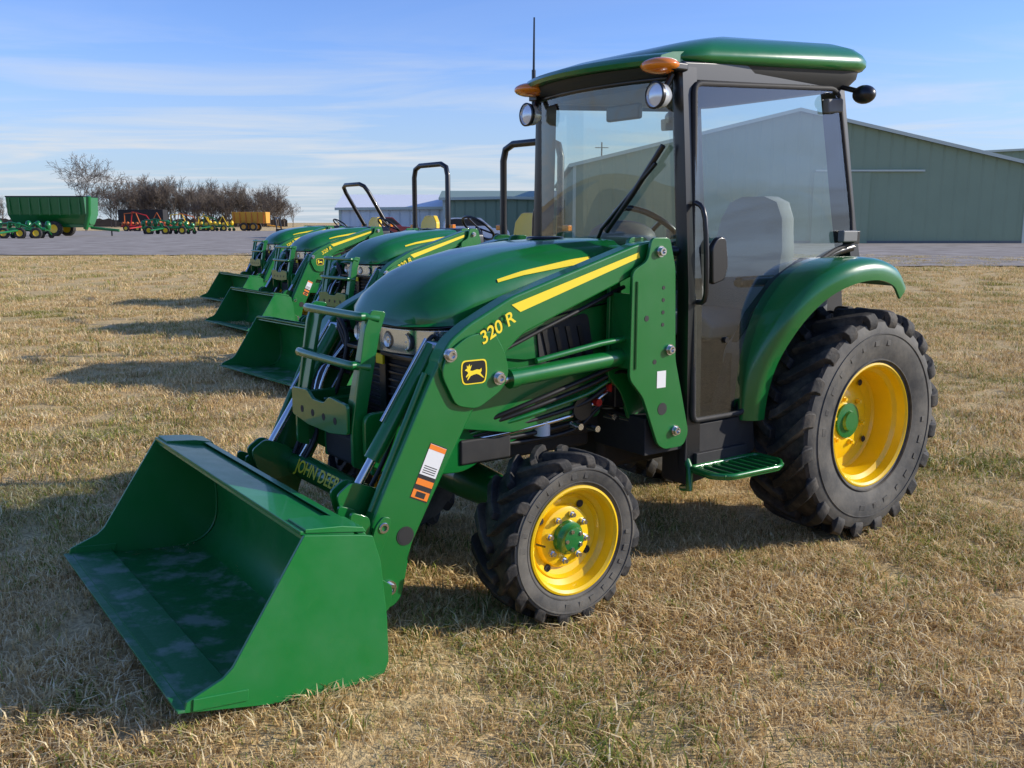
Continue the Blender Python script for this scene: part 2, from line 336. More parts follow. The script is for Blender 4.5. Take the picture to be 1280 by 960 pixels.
        def decal(u,wd,ht,mat,off,lat=0):
            c0=Vector((2.235,0,.72));dn=Vector((.43,0,-.90)).normalized();rt=Vector((.90,0,.43)).normalized()
            c1=c0+dn*u+rt*lat;V=[c1+rt*(wd*i)+dn*(ht*j) for i,j in((-.5,-.5),(.5,-.5),(.5,.5),(-.5,.5))]
            for v in V:v.y=.5195+off
            mk('warning_decal',V,[(0,1,2,3)],mat,parent)
        o_=.065
        decal(.055+o_,.075,.205,BLACKM,.0005);decal(.012+o_,.071,.112,WHITEP,.0009);decal(-.034+o_,.071,.018,ORANGE,.0013)
        for k in range(4): decal(.035+o_+.008*k,.055,.003,BLACKM,.0013)
        decal(.094+o_,.071,.022,ORANGE,.0013);decal(.138+o_,.071,.030,ORANGE,.0013);decal(.138+o_,.04,.02,BLACKM,.0017)
        for (x,z,w_,h_,m_) in((1.20,.845,.05,.07,WHITEP),(1.30,1.02,.035,.05,WHITEP)):
            mk('tower_label',[(x-w_/2,.5575,z-h_/2),(x+w_/2,.5575,z-h_/2),(x+w_/2,.5575,z+h_/2),(x-w_/2,.5575,z+h_/2)],[(0,1,2,3)],m_,parent) if x<1.25 else None
# ------------------------------------------------------------ hood, chassis
def hood(parent):
    EC,ES=.52,.80
    S=[(1.17,.36,1.0,1.25,1.400),(1.30,.365,.98,1.24,1.400),(1.5,.365,.96,1.215,1.39),(1.75,.36,.95,1.175,1.36),(1.90,.352,.97,1.145,1.325),(1.97,.347,1.05,1.135,1.305),(2.04,.34,1.10,1.125,1.28),(2.12,.325,1.10,1.115,1.24),(2.18,.30,1.10,1.11,1.20),(2.22,.27,1.10,1.105,1.155),(2.24,.22,1.10,1.104,1.125)]
    def srf(x,aa,off):
        zs=np.interp(x,[q[0] for q in S],[q[3] for q in S]);zt=np.interp(x,[q[0] for q in S],[q[4] for q in S]);w0=np.interp(x,[q[0] for q in S],[q[1] for q in S])
        q=abs(math.cos(aa))**EC;e=min(1,max(0,(.66-q)/.05))
        return w0*q+off,zs+(zt-zs)*abs(math.sin(aa))**ES+.011*e*e*(3-2*e)+off
    secs=[]
    for X,w,zb,zs,zt in S:
        p=[Vector((X,w,zb))]
        for k in range(41):
            a=math.pi*k/40;c=math.cos(a);sn=math.sin(a)
            y=w*math.copysign(abs(c)**EC,c);z=zs+(zt-zs)*abs(sn)**ES
            q=abs(y)/w;e=min(1,max(0,(.66-q)/.05));z+=.011*e*e*(3-2*e)*min(1,max(0,(2.2-X)/.3))
            p.append(Vector((X-.05*q**3*(1 if X>2.1 else 0),y,z)))
        p.append(Vector((X,-w,zb)));secs.append(p)
    loft('hood',secs,GREEN,parent,cap=True,angle=50)
    for s in(1,-1):
        tube('hood_seam',[(1.2,s*.3665,1.17),(1.5,s*.3685,1.13),(1.75,s*.363,1.09),(1.92,s*.355,1.06)],.004,BLACK,parent,6,smooth_path=4)
        tube('hood_lip_seal',[(1.92,s*.352,1.045),(2.00,s*.343,1.092),(2.10,s*.318,1.092),(2.17,s*.27,1.092),(2.215,s*.15,1.092),(2.225,s*.0,1.092)],.008,BLACK,parent,8,smooth_path=4)
        V=[];F=[]
        for i in range(13):
            t=i/12;x=1.40+t*.46
            for aa in((.46+.02*t),(.46+.19-.09*t)):
                y,z=srf(x,aa,.003);V.append((x,s*y,z))
        for i in range(12):F.append((2*i,2*i+1,2*i+3,2*i+2))
        mk('hood_stripe',V,F,DECY,parent,smooth=True)
        prism('side_panel',rnd([(1.22,.74),(1.22,1.0),(1.9,.96),(2.0,.98),(2.12,.98),(2.12,.72),(1.8,.66)],.03),s*.325,s*.345,GREEN,parent)
        prism('side_vent',rnd([(1.40,.92),(1.44,1.12),(1.70,1.07),(1.68,.90)],.03),s*.362,s*.370,BLACKM,parent,bevel=.002)
        for k in range(4): prism('vent_slat',[(1.44+.06*k,.92),(1.46+.06*k,.92),(1.50+.06*k,1.07),(1.48+.06*k,1.07)],s*.370,s*.376,BLACK,parent,bevel=0)
        outer=[(2.215,.035),(2.21,.13),(2.185,.22),(2.14,.29),(2.06,.335),(1.97,.345)];inn=[(1.95,.31),(2.03,.28),(2.08,.22),(2.10,.035)]
        zprism('headlight_housing',[(x,s*y) for x,y in outer+inn],.985,1.085,CHROME,parent,bevel=.006)
        V=[];F=[]
        for i,(x,y) in enumerate(outer):
            V+=[(x+.006,s*(y+.004),.99),(x+.004,s*(y+.003),1.088)]
        for i in range(5):F.append((2*i,2*i+1,2*i+3,2*i+2))
        mk('headlight_lens',V,F,LGLASS,parent,smooth=True)
        for (x,y,r) in((2.175,.20,.036),(2.20,.10,.032),(2.11,.275,.028)):
            lathe('headlight_bulb',[(0,r*1.15),(.012,r*1.1),(.014,r*.9),(.004,r*.5),(.012,0)],(x+.0,s*y,1.035),DARKG,parent,20,1,axis='X')
            lathe('headlight_reflector',[(.008,r*.92),(.017,r*.85),(.010,r*.3),(.018,0)],(x+.0,s*y,1.035),LAMPW,parent,20,1,axis='X')
        prism('headlight_bezel',[(1.98,.965),(2.21,.97),(2.21,.984),(1.98,.984)],s*.03,s*.31,BLACK,parent,bevel=.002)
    xprism('grille',[(-.29,.60),(-.29,.985),(.29,.985),(.29,.60)],2.03,2.165,BLACKM,parent,bevel=.01)
    for k in range(12): box('grille_slat',(2.17,0,.63+.03*k),(.014,.54,.010),BLACK,parent,bevel=.002)
    box('grille_spine',(2.178,0,.80),(.018,.05,.36),BLACK,parent)
    prism('nose_badge',rnd([(2.190,.93),(2.190,.97),(2.200,.97),(2.200,.93)],.002),-.028,.028,DECY,parent,bevel=.001)
    box('hood_center_bridge',(2.19,0,1.035),(.04,.07,.10),GREEN,parent)
    lathe('hood_top_vent',[(0,.085),(.008,.08),(.010,.06),(.004,.0)],(1.34,-.05,1.409),BLACK,parent,28,1,axis='Z')
def chassis(parent):
    box('front_frame',(1.75,0,.60),(1.0,.34,.20),BLACKM,parent,bevel=.02)
    box('engine_block',(1.55,0,.74),(.8,.44,.34),BLACKM,parent,bevel=.02)
    box('transmission',(.55,0,.55),(1.3,.36,.36),BLACKM,parent,bevel=.04)
    tube('oil_filter',[(1.45,.22,.72),(1.45,.36,.72)],.05,BLACK,parent,18)
    tube('filter',[(1.62,.30,.62),(1.62,.30,.74)],.035,WHITEP,parent,16)
    tube('red_coupler',[(1.33,.30,.80),(1.33,.40,.80)],.018,RED,parent,12);tube('red_coupler',[(1.38,.30,.74),(1.38,.38,.74)],.016,RED,parent,12)
    box('valve_block',(1.26,.36,.78),(.14,.12,.12),BLACK,parent)
    tube('radiator_hose',[(1.30,.26,.9),(1.5,.30,.84),(1.8,.28,.82)],.026,BLACK,parent,12,smooth_path=5)
    for k in range(7):
        y=.30+.018*k;tube('hydraulic_hose',[(1.12,y,.60+.04*k),(1.3,y+.03,.72+.03*k),(1.45,y,.62+.04*k),(1.75,y-.02,.60+.03*k),(2.0,.28,.62+.01*k)],.010,[HOSE,HOSE,STEEL,HOSE,GREEN,HOSE,HOSE][k],parent,8,smooth_path=5)
    for k in range(5):
        x=1.15+.09*k;tube('fitting',[(x,.36,.64+.02*(k%3)),(x,.42,.64+.02*(k%3))],.014,STEEL,parent,8)
    box('battery_tray',(1.9,.26,.60),(.24,.10,.10),BLACKM,parent,bevel=.01)
    for s in(1,-1):
        fr=[(2.42,.80),(2.42,.62),(2.30,.54),(2.0,.52),(1.80,.60),(1.6,.66),(1.3,.66),(1.3,.80),(1.7,.82),(1.95,.78),(2.1,.80)]
        prism('subframe_rail',rnd(fr,.04),s*.275,s*.30,GREEN,parent,bevel=.006)
        tube('axle_beam',[(1.78,0,.39),(1.78,s*.30,.38),(1.78,s*.50,.35)],[.085,.07,.06],GREEN,parent,18)
        lathe('king_pin_housing',[(0,.05),(.03,.065),(.20,.07),(.24,.05),(.24,0)],(1.78,s*.49,.26),GREEN,parent,20,1,axis='Z')
        tube('hub_housing',[(1.78,s*.48,.325),(1.78,s*.56,.325),(1.78,s*.64,.325)],[.09,.11,.08],GREEN,parent,24)
        tube('tie_rod',[(1.66,0,.36),(1.66,s*.46,.34)],.012,STEEL,parent,8)
        tube('rear_axle',[(0,0,.54),(0,s*.5,.54)],[.13,.09],BLACKM,parent,20)
        gp=[(2.30,1.16),(2.36,1.17),(2.39,1.10),(2.45,.74),(2.45,.60),(2.40,.58),(2.40,.74),(2.33,1.08)]
        prism('guard_post',rnd(gp,.015),s*.25-.009,s*.25+.009,GREEN,parent,bevel=.003)
        V=[(2.365,s*.25,1.15),(2.365,s*.185,1.12),(2.45,s*.185,.72),(2.45,s*.25,.72)]
        V=[(a+q,b,c) for q in(0,-.008) for a,b,c in V]
        mk('guard_flange',V,[(0,1,2,3),(7,6,5,4),(0,4,5,1),(1,5,6,2),(2,6,7,3),(3,7,4,0)],GREEN,parent,bevel=.002)
    for z,x in((1.145,2.36),(.97,2.40)):
        tube('guard_bar',[(x-.03,-.25,z-.01),(x+.02,-.24,z),(x+.035,-.20,z),(x+.035,.20,z),(x+.02,.24,z),(x-.03,.25,z-.01)],.016,GREEN,parent,14,smooth_path=4)
    xprism('guard_plate',rnd([(-.25,.72),(-.25,.83),(-.10,.84),(-.05,.81),(.05,.81),(.10,.84),(.25,.83),(.25,.72),(.1,.70),(-.1,.70)],.015),2.452,2.466,GREEN,parent,bevel=.003)
    for y in(-.15,-.05,.05,.15):
        lathe('guard_hole',[(0,.014),(.001,.014),(.001,0)],(2.466,y,.755),BLACKM,parent,16,1,axis='X')
    box('front_weight_bracket',(2.22,0,.60),(.26,.42,.12),BLACKM,parent,bevel=.02)
    for s in (1,-1): box('front_support',(2.25,s*.2,.66),(.2,.03,.24),GREEN,parent,bevel=.01)
FP=[(.69,.61,.595),(.685,.75,.61),(.66,.90,.64),(.605,1.05,.69),(.53,1.155,.72),(.42,1.245,.75),(.29,1.30,.775),(.14,1.322,.785),(0.0,1.312,.785),(-.11,1.27,.785),(-.19,1.20,.775)]
def fender(parent,s,yi,path=FP,thin=False):
    P=cr([(x,y,z) for x,z,y in path],4);secs=[]
    for i,p in enumerate(P):
        t=(P[min(i+1,len(P)-1)]-P[max(i-1,0)]);t=Vector((t.x,0,t.z)).normalized();nn=Vector((t.z,0,-t.x))
        w=p.y;c0=Vector((p.x,0,p.z))
        if nn.dot(c0-Vector((0.0,0,.5)))<0: nn=-nn
        w_=w-yi
        shape=[(yi,-.004),(yi+w_*.5,.004),(w-min(.05,w_*.4),-.001),(w-.022,-.012),(w-.005,-.034),(w,-.06),(w-.002,-.10),(w-.014,-.10),(w-.016,-.06),(w-.03,-.040),(w-min(.06,w_*.5),-.026),(yi,-.02)]
        secs.append([c0+nn*o+Vector((0,s*y,0)) for y,o in shape])
    loft('fender',secs,GREEN,parent,closed=True,cap=True,angle=50)
def wheels(parent):
    for s in(1,-1):
        wheel(parent,'rear_wheel',(0,s*.585,.535),.548,.37,.283,s,20,.0,True)
        wheel(parent,'front_wheel',(1.785,s*.62,.320),.330,.235,.194,s,16,.035,False)
# ------------------------------------------------------------ cab
def tk(z): return max(0,(z-1.25)/.8)
def cab(parent):
    for s in(1,-1):
        dg=[(1.035,2.035),(.13,2.085),(.085,2.06),(-.035,1.52),(-.05,1.385),(.10,1.345),(.33,1.245),(.50,1.10),(.61,.90),(.665,.68),(.69,.645),(.99,.645),(1.00,.67)]
        loop=[(x-.035*tk(z),s*(.552-.05*tk(z)),z) for x,z in rnd(dg,.035,3)]
        fr=(1.018,s*.552,1.25);rr_=(.322,s*.552,1.25)
        i0=max(i for i,p in enumerate(loop) if p[2]>1.25 and p[0]<.6)
        up_loop=loop[:i0+1]+[rr_,fr];lo_loop=[fr,rr_]+[p for p in loop[i0+1:] if p[2]<=1.25]
        mk('door_glass',up_loop,[list(range(len(up_loop)))],GLASS,parent)
        mk('door_glass_lower',lo_loop,[list(range(len(lo_loop)))],GLASS,parent)
        tube('door_seal',[(x,y-s*.004,z) for x,y,z in loop],.013,BLACKM,parent,8,cyc=True)
        tube('door_edge',[(x,y+s*.004,z) for x,y,z in loop],.005,BLACKM,parent,6,cyc=True)
        loft('front_pillar',[[Vector((x+dx,s*(y-dy),z)) for dx,y in((-.045,.475),(.03,.475),(.04,.50),(.03,.54),(-.045,.545))] for x,z,dy in((.99,.42,0),(1.01,1.2,0),(1.03,2.10,.052))],BLACK,parent,closed=True,angle=60)
        loft('rear_pillar',[[Vector((x+dx,s*(y-dy),z)) for dx,y in((-.04,.46),(.03,.46),(.03,.542),(-.04,.542))] for x,z,dy in((-.12,1.20,0),(-.07,1.40,.01),(-.05,1.52,.018),(.045,2.12,.052))],BLACK,parent,closed=True,angle=60)
        prism('cab_top_rail',[(1.06,2.04),(1.06,2.12),(.0,2.19),(.0,2.09)],s*.41,s*.490,BLACK,parent,bevel=.01)
        prism('inner_fender',[(.98,.45),(.98,.62),(.70,.62),(.60,.88),(.48,1.07),(.32,1.21),(.10,1.31),(-.10,1.30),(-.20,1.15),(-.25,.8),(-.1,.45)],s*.36,s*.40,BLACKM,parent,bevel=.005)
        tube('cab_lower_rail',[(.68,s*.52,.62),(.62,s*.52,.88),(.51,s*.52,1.08),(.33,s*.52,1.225),(.10,s*.52,1.325),(-.08,s*.52,1.36)],.022,BLACK,parent,8,smooth_path=3)
        prism('sill',rnd([(1.03,.36),(1.03,.625),(.60,.625),(.58,.46),(.70,.40)],.02),s*.40,s*.54,BLACKM,parent,bevel=.006)
        box('hinge_upper',(.12,s*.522,2.005),(.11,.035,.062),GREY,parent,bevel=.008,rot=(0,5,0))
        box('hinge_lower',(.015,s*.566,1.415),(.11,.035,.055),GREY,parent,bevel=.008)
        box('hinge_post',(-.045,s*.55,1.41),(.05,.05,.06),BLACK,parent)
        prism('door_handle',rnd([(.945,1.22),(.955,1.38),(.92,1.42),(.87,1.42),(.85,1.30),(.87,1.24)],.02),s*.556,s*.585,BLACK,parent,bevel=.008)
        tube('grab_handle',[(.99,s*.545,1.15),(.99,s*.59,1.19),(1.0,s*.58,1.50),(1.01,s*.535,1.56)],.011,BLACK,parent,10,smooth_path=4)
        lathe('door_lock',[(0,.014),(.012,.013),(.012,0)],(.82,s*.553,.98),BLACK,parent,14,s)
        ellipsoid('side_lamp',(.01,s*.605,2.055),(.045,.055,.042),BLACK,parent)
        tube('side_lamp_arm',[(.03,s*.49,2.10),(.01,s*.58,2.07)],.012,BLACK,parent,8)
        ellipsoid('amber_beacon',(1.135,s*.435,2.100),(.075,.085,.032),AMBER,parent)
        box('amber_base',(1.09,s*.435,2.095),(.10,.14,.035),BLACK,parent,bevel=.01)
        lathe('work_light',[(-.05,.0),(-.045,.03),(-.02,.047),(.015,.052),(.024,.052),(.026,.046),(.022,.044),(.030,.02),(.032,0)],(1.135,s*.435,1.985),LAMPW,parent,28,1,axis='X')
        lathe('work_light_ring',[(.012,.053),(.027,.055),(.030,.048)],(1.135,s*.435,1.985),BLACK,parent,28,1,axis='X')
        tube('work_light_bracket',[(1.08,s*.45,2.07),(1.10,s*.44,2.02)],.014,BLACK,parent,8)
        fender(parent,s,.50)
        if s>0:
            st=rnd([(1.02,.56),(1.04,.70),(.98,.76),(.68,.77),(.60,.70),(.60,.56)],.03)
            zprism('step_plate',[(x,y) for x,y in st],.425,.437,GREEN,parent,bevel=.003)
            tube('step_rim',[(x,y,.444) for x,y in st],.011,GREEN,parent,8,cyc=True)
            for k in range(7): box('step_slot',(.665+.052*k,.665,.4385),(.03,.13,.003),BLACKM,parent,bevel=0)
            for k in range(8): box('step_rib',(.64+.052*k,.665,.443),(.010,.17,.012),GREEN,parent,bevel=.002)
            tube('step_hanger',[(1.00,.50,.50),(1.02,.56,.44),(1.04,.58,.36),(1.0,.5,.34)],.016,GREEN,parent,8)
            prism('step_bracket',[(.66,.42),(.66,.50),(.98,.50),(.98,.42)],.50,.56,BLACKM,parent)
    def pane(name,x0,x1,z0,z1,hw0,hw1,bow):
        V=[];F=[];nu,nv=16,6
        for j in range(nv+1):
            v=j/nv
            for i in range(nu+1):
                u=i/nu*2-1;hw=hw0+(hw1-hw0)*v
                V.append((x0+(x1-x0)*v+bow*(1-u*u),u*hw,z0+(z1-z0)*v))
        for j in range(nv):
            for i in range(nu):
                a=j*(nu+1)+i;F.append((a,a+1,a+nu+2,a+nu+1))
        return mk(name,V,F,GLASS,parent,smooth=True,fix=False)
    pane('windshield',1.03,1.065,1.10,2.06,.50,.445,.07)
    tube('windshield_seal',[(1.06+.07*(1-(u/8)**2),u/8*.445,2.06) for u in range(-8,9)],.014,BLACK,parent,8)
    tube('windshield_sill',[(1.04+.07*(1-(u/8)**2),u/8*.49,1.36) for u in range(-8,9)],.02,BLACK,parent,8)
    pane('rear_window',-.10,.04,1.30,2.10,.47,.42,-.04)
    prism('firewall',[(.96,.62),(.96,1.34),(1.06,1.34),(1.10,1.20),(1.10,.62)],-.34,.34,BLACKM,parent,bevel=.01)
    zprism('cab_floor',[(1.0,-.5),(1.0,.5),(-.1,.40),(-.1,-.40)],.58,.61,BLACKM,parent)
    loft('dash_console',[[Vector((x,y*w,z)) for x,y in((.86,-1),(1.0,-1),(1.0,1),(.86,1))] for z,w in((.63,.10),(1.1,.14),(1.38,.19),(1.44,.15))],GREY,parent,closed=True,bevel=.02)
    ellipsoid('instrument_hood',(.93,0,1.41),(.12,.19,.08),GREY,parent)
    c=Vector((.76,0,1.43));ax=Vector((-.62,0,.78)).normalized();sx=Vector((0,1,0));sy=ax.cross(sx)
    tube('steering_wheel',[c+.185*(math.cos(a)*sx+math.sin(a)*sy) for a in [2*math.pi*k/32 for k in range(32)]],.014,BLACK,parent,10,cyc=True)
    for a in(math.pi/2,math.pi*7/6,math.pi*11/6): tube('steering_spoke',[c-ax*.02,c+.185*(math.cos(a)*sx+math.sin(a)*sy)],.011,BLACK,parent,8)
    tube('steering_column',[c,c-ax*.25],.03,BLACK,parent,12)
    loft('seat_cushion',[[Vector((x,y,z)) for y,z in((-.24,.93),(-.25,1.0),(-.18,1.04),(.18,1.04),(.25,1.0),(.24,.93))] for x in(.10,.35,.58)],SEATG,parent,closed=True,bevel=.02)
    back=[]
    for z,x,w in((1.00,.10,.24),(1.15,.04,.26),(1.35,.0,.25),(1.50,-.02,.22),(1.58,-.03,.17),(1.61,-.03,.08)):
        back.append([Vector((x+.06,-w*.9,z)),Vector((x,-w,z)),Vector((x-.06,-w*.8,z)),Vector((x-.06,w*.8,z)),Vector((x,w,z)),Vector((x+.06,w*.9,z)),Vector((x+.045,0,z))])
    loft('seat_back',back,SEATG,parent,closed=True,angle=60)
    box('seat_base',(.32,0,.78),(.4,.36,.28),BLACKM,parent,bevel=.03)
    for s in(1,-1):
        box('armrest',(.30,s*.29,1.20),(.32,.06,.05),BLACK,parent,bevel=.02)
        prism('side_console',rnd([(.60,.63),(.60,.90),(.42,1.08),(.0,1.15),(.0,.63)],.04),s*.34,s*.47,GREY,parent,bevel=.015)
    tube('joystick',[(.55,-.36,1.05),(.60,-.36,1.22)],.014,BLACK,parent,8);ellipsoid('joystick_knob',(.605,-.36,1.25),(.022,.022,.035),BLACK,parent)
    def rr_loop(x0,x1,w,r,zf,n=8):
        pts=[]
        for (cx_,cy_,a0) in((x1-r,w-r,0),(x0+r,w-r,90),(x0+r,-w+r,180),(x1-r,-w+r,270)):
            for k in range(n+1):
                a=R(a0+90*k/n);x=cx_+r*math.cos(a);y=cy_+r*math.sin(a)
                kk=1-.17*max(0,(x-.25)/.85)**1.3;y*=kk
                pts.append(Vector((x,y,zf(x,y))))
        return pts
    base=lambda x:2.112+.058*(1.2-x)/1.3
    X0,X1,Wd=-.175,1.11,.575
    lay=[(.03,-.0),(.012,.006),(.0,.022),(.0,.046),(.014,.072),(.045,.100),(.11,.126),(.21,.145),(.36,.156)]
    secs=[]
    for ins,dz in lay:
        secs.append(rr_loop(X0+ins,X1-ins*1.5,Wd-ins,max(.20-ins*.35,.05),lambda x,y,dz=dz:base(x)+dz*(1-.34*max(0,(x-.6)/.5)**1.2)))
    loft('roof_shell',secs,GREEN,parent,closed=True,angle=60)
    secs=[rr_loop(X0+.045,X1-.03,Wd-.035,.15,lambda x,y:base(x)+.004),rr_loop(X0+.05,X1-.035,Wd-.04,.15,lambda x,y:base(x)-.03),rr_loop(X0+.09,X1-.09,Wd-.085,.12,lambda x,y:base(x)-.075)]
    loft('roof_underside',secs,DARKG,parent,closed=True,angle=40)
    secs=[]
    for u in range(-10,11):
        y=u/10*.45;x=1.08+.10*(1-(u/10)**2)
        secs.append([Vector((x-.12,y,2.172)),Vector((x+.0,y,2.158)),Vector((x+.06,y,2.140)),Vector((x+.078,y,2.120)),Vector((x+.07,y,2.104)),Vector((x-.12,y,2.104))])
    loft('roof_front_visor',secs,GREEN,parent,closed=True,angle=60)
    secs=[]
    for u in range(-10,11):
        y=u/10*.45;x=1.06+.10*(1-(u/10)**2)
        secs.append([Vector((x-.06,y,2.103)),Vector((x+.05,y,2.102)),Vector((x+.03,y,2.075)),Vector((x-.04,y,2.055))])
    loft('visor_underside',secs,DARKG,parent,closed=True,angle=60)
    tube('wiper_arm',[(1.125,.06,1.41),(1.14,.10,1.45),(1.11,.40,1.72)],.009,BLACK,parent,8)
    tube('wiper_blade',[(1.128,.12,1.44),(1.123,.28,1.60),(1.10,.43,1.79)],.012,BLACK,parent,8)
    tube('antenna_base',[(1.09,-.47,2.04),(1.09,-.47,2.20)],.010,BLACK,parent,8);tube('antenna',[(1.09,-.47,2.18),(1.088,-.47,2.44)],[.006,.004],BLACK,parent,6)
    box('antenna_bracket',(1.08,-.46,2.07),(.05,.06,.03),BLACK,parent)
    box('interior_mirror',(.93,.0,1.97),(.03,.22,.07),BLACK,parent,bevel=.01)
HOOP=[(0,-.47,1.42),(0,-.47,2.15),(0,-.43,2.27),(0,-.30,2.32),(0,.30,2.32),(0,.43,2.27),(0,.47,2.15),(0,.47,1.42)]
def hoop(parent,fold):
    tl=R(fold);tube('rops_hoop',[(.02-(z-1.42)*math.sin(tl),y,1.42+(z-1.42)*math.cos(tl)) for _,y,z in HOOP],.038,BLACK,parent,12)
def rops(parent,fold):
    for s in(1,-1):
        fender(parent,s,.38,[(.62,.62,.60),(.66,.80,.66),(.60,.98,.72),(.46,1.12,.76),(.25,1.20,.76),(.0,1.22,.76),(-.22,1.16,.76),(-.40,1.04,.75)])
        prism('platform_side',[(1.05,.42),(1.05,.62),(.6,.64),(.3,1.1),(-.3,1.05),(-.3,.5)],s*.30,s*.36,BLACKM,parent)
        tube('rops_lower',[(.0,s*.47,.60),(.02,s*.47,1.45)],.042,BLACK,parent,12)
        box('tail_lamp',(.0,s*.55,1.42),(.06,.10,.06),AMBER,parent,bevel=.01)
    hoop(parent,fold)
    box('platform',(.75,0,.50),(.7,.9,.04),BLACKM,parent)
    loft('seat_cushion',[[Vector((x,y,z)) for y,z in((-.22,.90),(-.24,.97),(-.17,1.03),(.17,1.03),(.24,.97),(.22,.90))] for x in(.08,.3,.52)],YEL,parent,closed=True,bevel=.02)
    loft('seat_back',[[Vector((x+.12,-w,z)),Vector((x+.03,-w*.85,z)),Vector((x+.03,w*.85,z)),Vector((x+.12,w,z)),Vector((x+.10,0,z))] for z,x,w in((.98,0,.22),(1.25,-.03,.25),(1.48,-.05,.22),(1.58,-.06,.12))],YEL,parent,closed=True,bevel=.02)
    c=Vector((.74,0,1.42));ax=Vector((-.62,0,.78)).normalized();sx=Vector((0,1,0));sy=ax.cross(sx)
    tube('steering_wheel',[c+.185*(math.cos(q)*sx+math.sin(q)*sy) for q in [2*math.pi*k/28 for k in range(28)]],.014,BLACK,parent,8,cyc=True)
    tube('steering_column',[c,c-ax*.3],.03,BLACK,parent,10)
    for q in(.5,2.6,4.7): tube('spoke',[c,c+.185*(math.cos(q)*sx+math.sin(q)*sy)],.01,BLACK,parent,6)
    loft('dash',[[Vector((x,y*w,z)) for x,y in((.88,-1),(1.2,-1),(1.2,1),(.88,1))] for z,w in((.6,.2),(1.2,.3),(1.36,.28),(1.42,.2))],BLACK,parent,closed=True,bevel=.02)
    for s in(1,-1): tube('lever',[(.3,s*.42,1.15),(.36,s*.44,1.40)],.008,BLACK,parent,6)
def empty(name,loc=(0,0,0),rz=0):
    e=bpy.data.objects.new(name,None);link(e);e.location=loc;e.rotation_euler=(0,0,rz);e.empty_display_size=.3;return e
YAW=math.pi+TH
TPOS=[(OX,OY),(.22,10.41),(-1.20,14.45),(-2.62,18.6)]
T1=empty('compact_tractor',(OX,OY,0),YAW)
hood(T1);chassis(T1);loader(T1,True);wheels(T1);cab(T1)
T2=empty('compact_tractor',(*TPOS[1],0),YAW+R(4))
hood(T2);chassis(T2);loader(T2,True);wheels(T2);rops(T2,0)
def dup(src,loc,rz,skip=()):
    e=empty(src.name.split('.')[0],loc,rz)
    for c in list(src.children):
        if c.name.split('.')[0] in skip: continue
        n=c.copy();n.parent=e;scene.collection.objects.link(n)
    return e
T3=dup(T2,(*TPOS[2],0),YAW+R(1));T4=dup(T2,(*TPOS[3],0),YAW,skip=('rops_hoop',))
hoop(T4,-32)
# ------------------------------------------------------------ terrain
def tolocal(x,y,o=(OX,OY)):
    dx,dy=x-o[0],y-o[1];return -CT*dx-ST*dy, ST*dx-CT*dy
def gz(x,y):
    b=0
    for o in TPOS:
        X,Y=tolocal(x,y,o)
        q=((X-2.98)/.78)**2+(Y/1.25)**2
        if q<6: b+=.078*math.exp(-q**1.6)
    d=math.hypot(x,y)
    n=.018*noise.noise(Vector((x*.9,y*.9,0)))+.012*noise.noise(Vector((x*2.7,y*2.7,3)))
    return b+n*max(0,1-d/40)-.008
xs=np.concatenate([-np.geomspace(1500,14,24),np.arange(-12,12.01,.25),np.geomspace(14,1500,24)])
ys=np.concatenate([-np.geomspace(1500,4,16),np.arange(-3,24.01,.25),np.geomspace(26,2500,30)])
V=[];F=[]
for y in ys:
    for x in xs: V.append((float(x),float(y),gz(float(x),float(y)) if abs(x)<40 and abs(y)<40 else -.008))
nx=len(xs)
for j in range(len(ys)-1):
    for i in range(nx-1): a=j*nx+i;F.append((a,a+1,a+nx+1,a+nx))
def grass_nodes(nt,blade):
    N=nt.nodes;L=nt.links
    geo=N.new('ShaderNodeNewGeometry')
    def nz(scale,det=4,off=0):
        n=N.new('ShaderNodeTexNoise');n.inputs['Scale'].default_value=scale;n.inputs['Detail'].default_value=det;n.inputs['Roughness'].default_value=.6
        L.new(geo.outputs['Position'],n.inputs['Vector']);return n
    def ramp(src,p0,c0,p1,c1):
        r=N.new('ShaderNodeValToRGB');r.color_ramp.elements[0].position=p0;r.color_ramp.elements[0].color=(*c0,1);r.color_ramp.elements[1].position=p1;r.color_ramp.elements[1].color=(*c1,1);L.new(src,r.inputs['Fac']);return r
    return N,L,geo,nz,ramp,nz(.55,5),nz(3.2,6),nz(45,5)
def mixc(N,L,fac,a,b):
    m=N.new('ShaderNodeMix');m.data_type='RGBA'
    for s,v in((0,fac),(6,a),(7,b)):
        if isinstance(v,(int,float)): m.inputs[s].default_value=v
        elif isinstance(v,tuple): m.inputs[s].default_value=(*v,1)
        else: L.new(v,m.inputs[s])
    return m.outputs[2]
gm=bpy.data.materials.new('dry_lawn');gm.use_nodes=True;nt=gm.node_tree;b=nt.nodes['Principled BSDF'];b.inputs['Roughness'].default_value=.95;b.inputs['Specular IOR Level'].default_value=.1
N,L,geo,nz,ramp,big,mid,fine=grass_nodes(nt,False)
straw=ramp(fine.outputs['Fac'],.3,(.36,.245,.11),.7,(.85,.63,.31))
grn=ramp(fine.outputs['Fac'],.3,(.16,.155,.045),.7,(.42,.38,.14))
g1=ramp(big.outputs['Fac'],.52,(0,0,0),.74,(.55,.55,.55))
g2=ramp(mid.outputs['Fac'],.54,(0,0,0),.74,(.4,.4,.4))
mx=N.new('ShaderNodeMath');mx.operation='MAXIMUM';L.new(g1.outputs[0],mx.inputs[0]);L.new(g2.outputs[0],mx.inputs[1])
col=mixc(N,L,mx.outputs[0],straw.outputs[0],grn.outputs[0])
L.new(col,b.inputs['Base Color'])
bp=N.new('ShaderNodeBump');bp.inputs['Strength'].default_value=.9;bp.inputs['Distance'].default_value=.03;L.new(fine.outputs['Fac'],bp.inputs['Height']);L.new(bp.outputs['Normal'],b.inputs['Normal'])
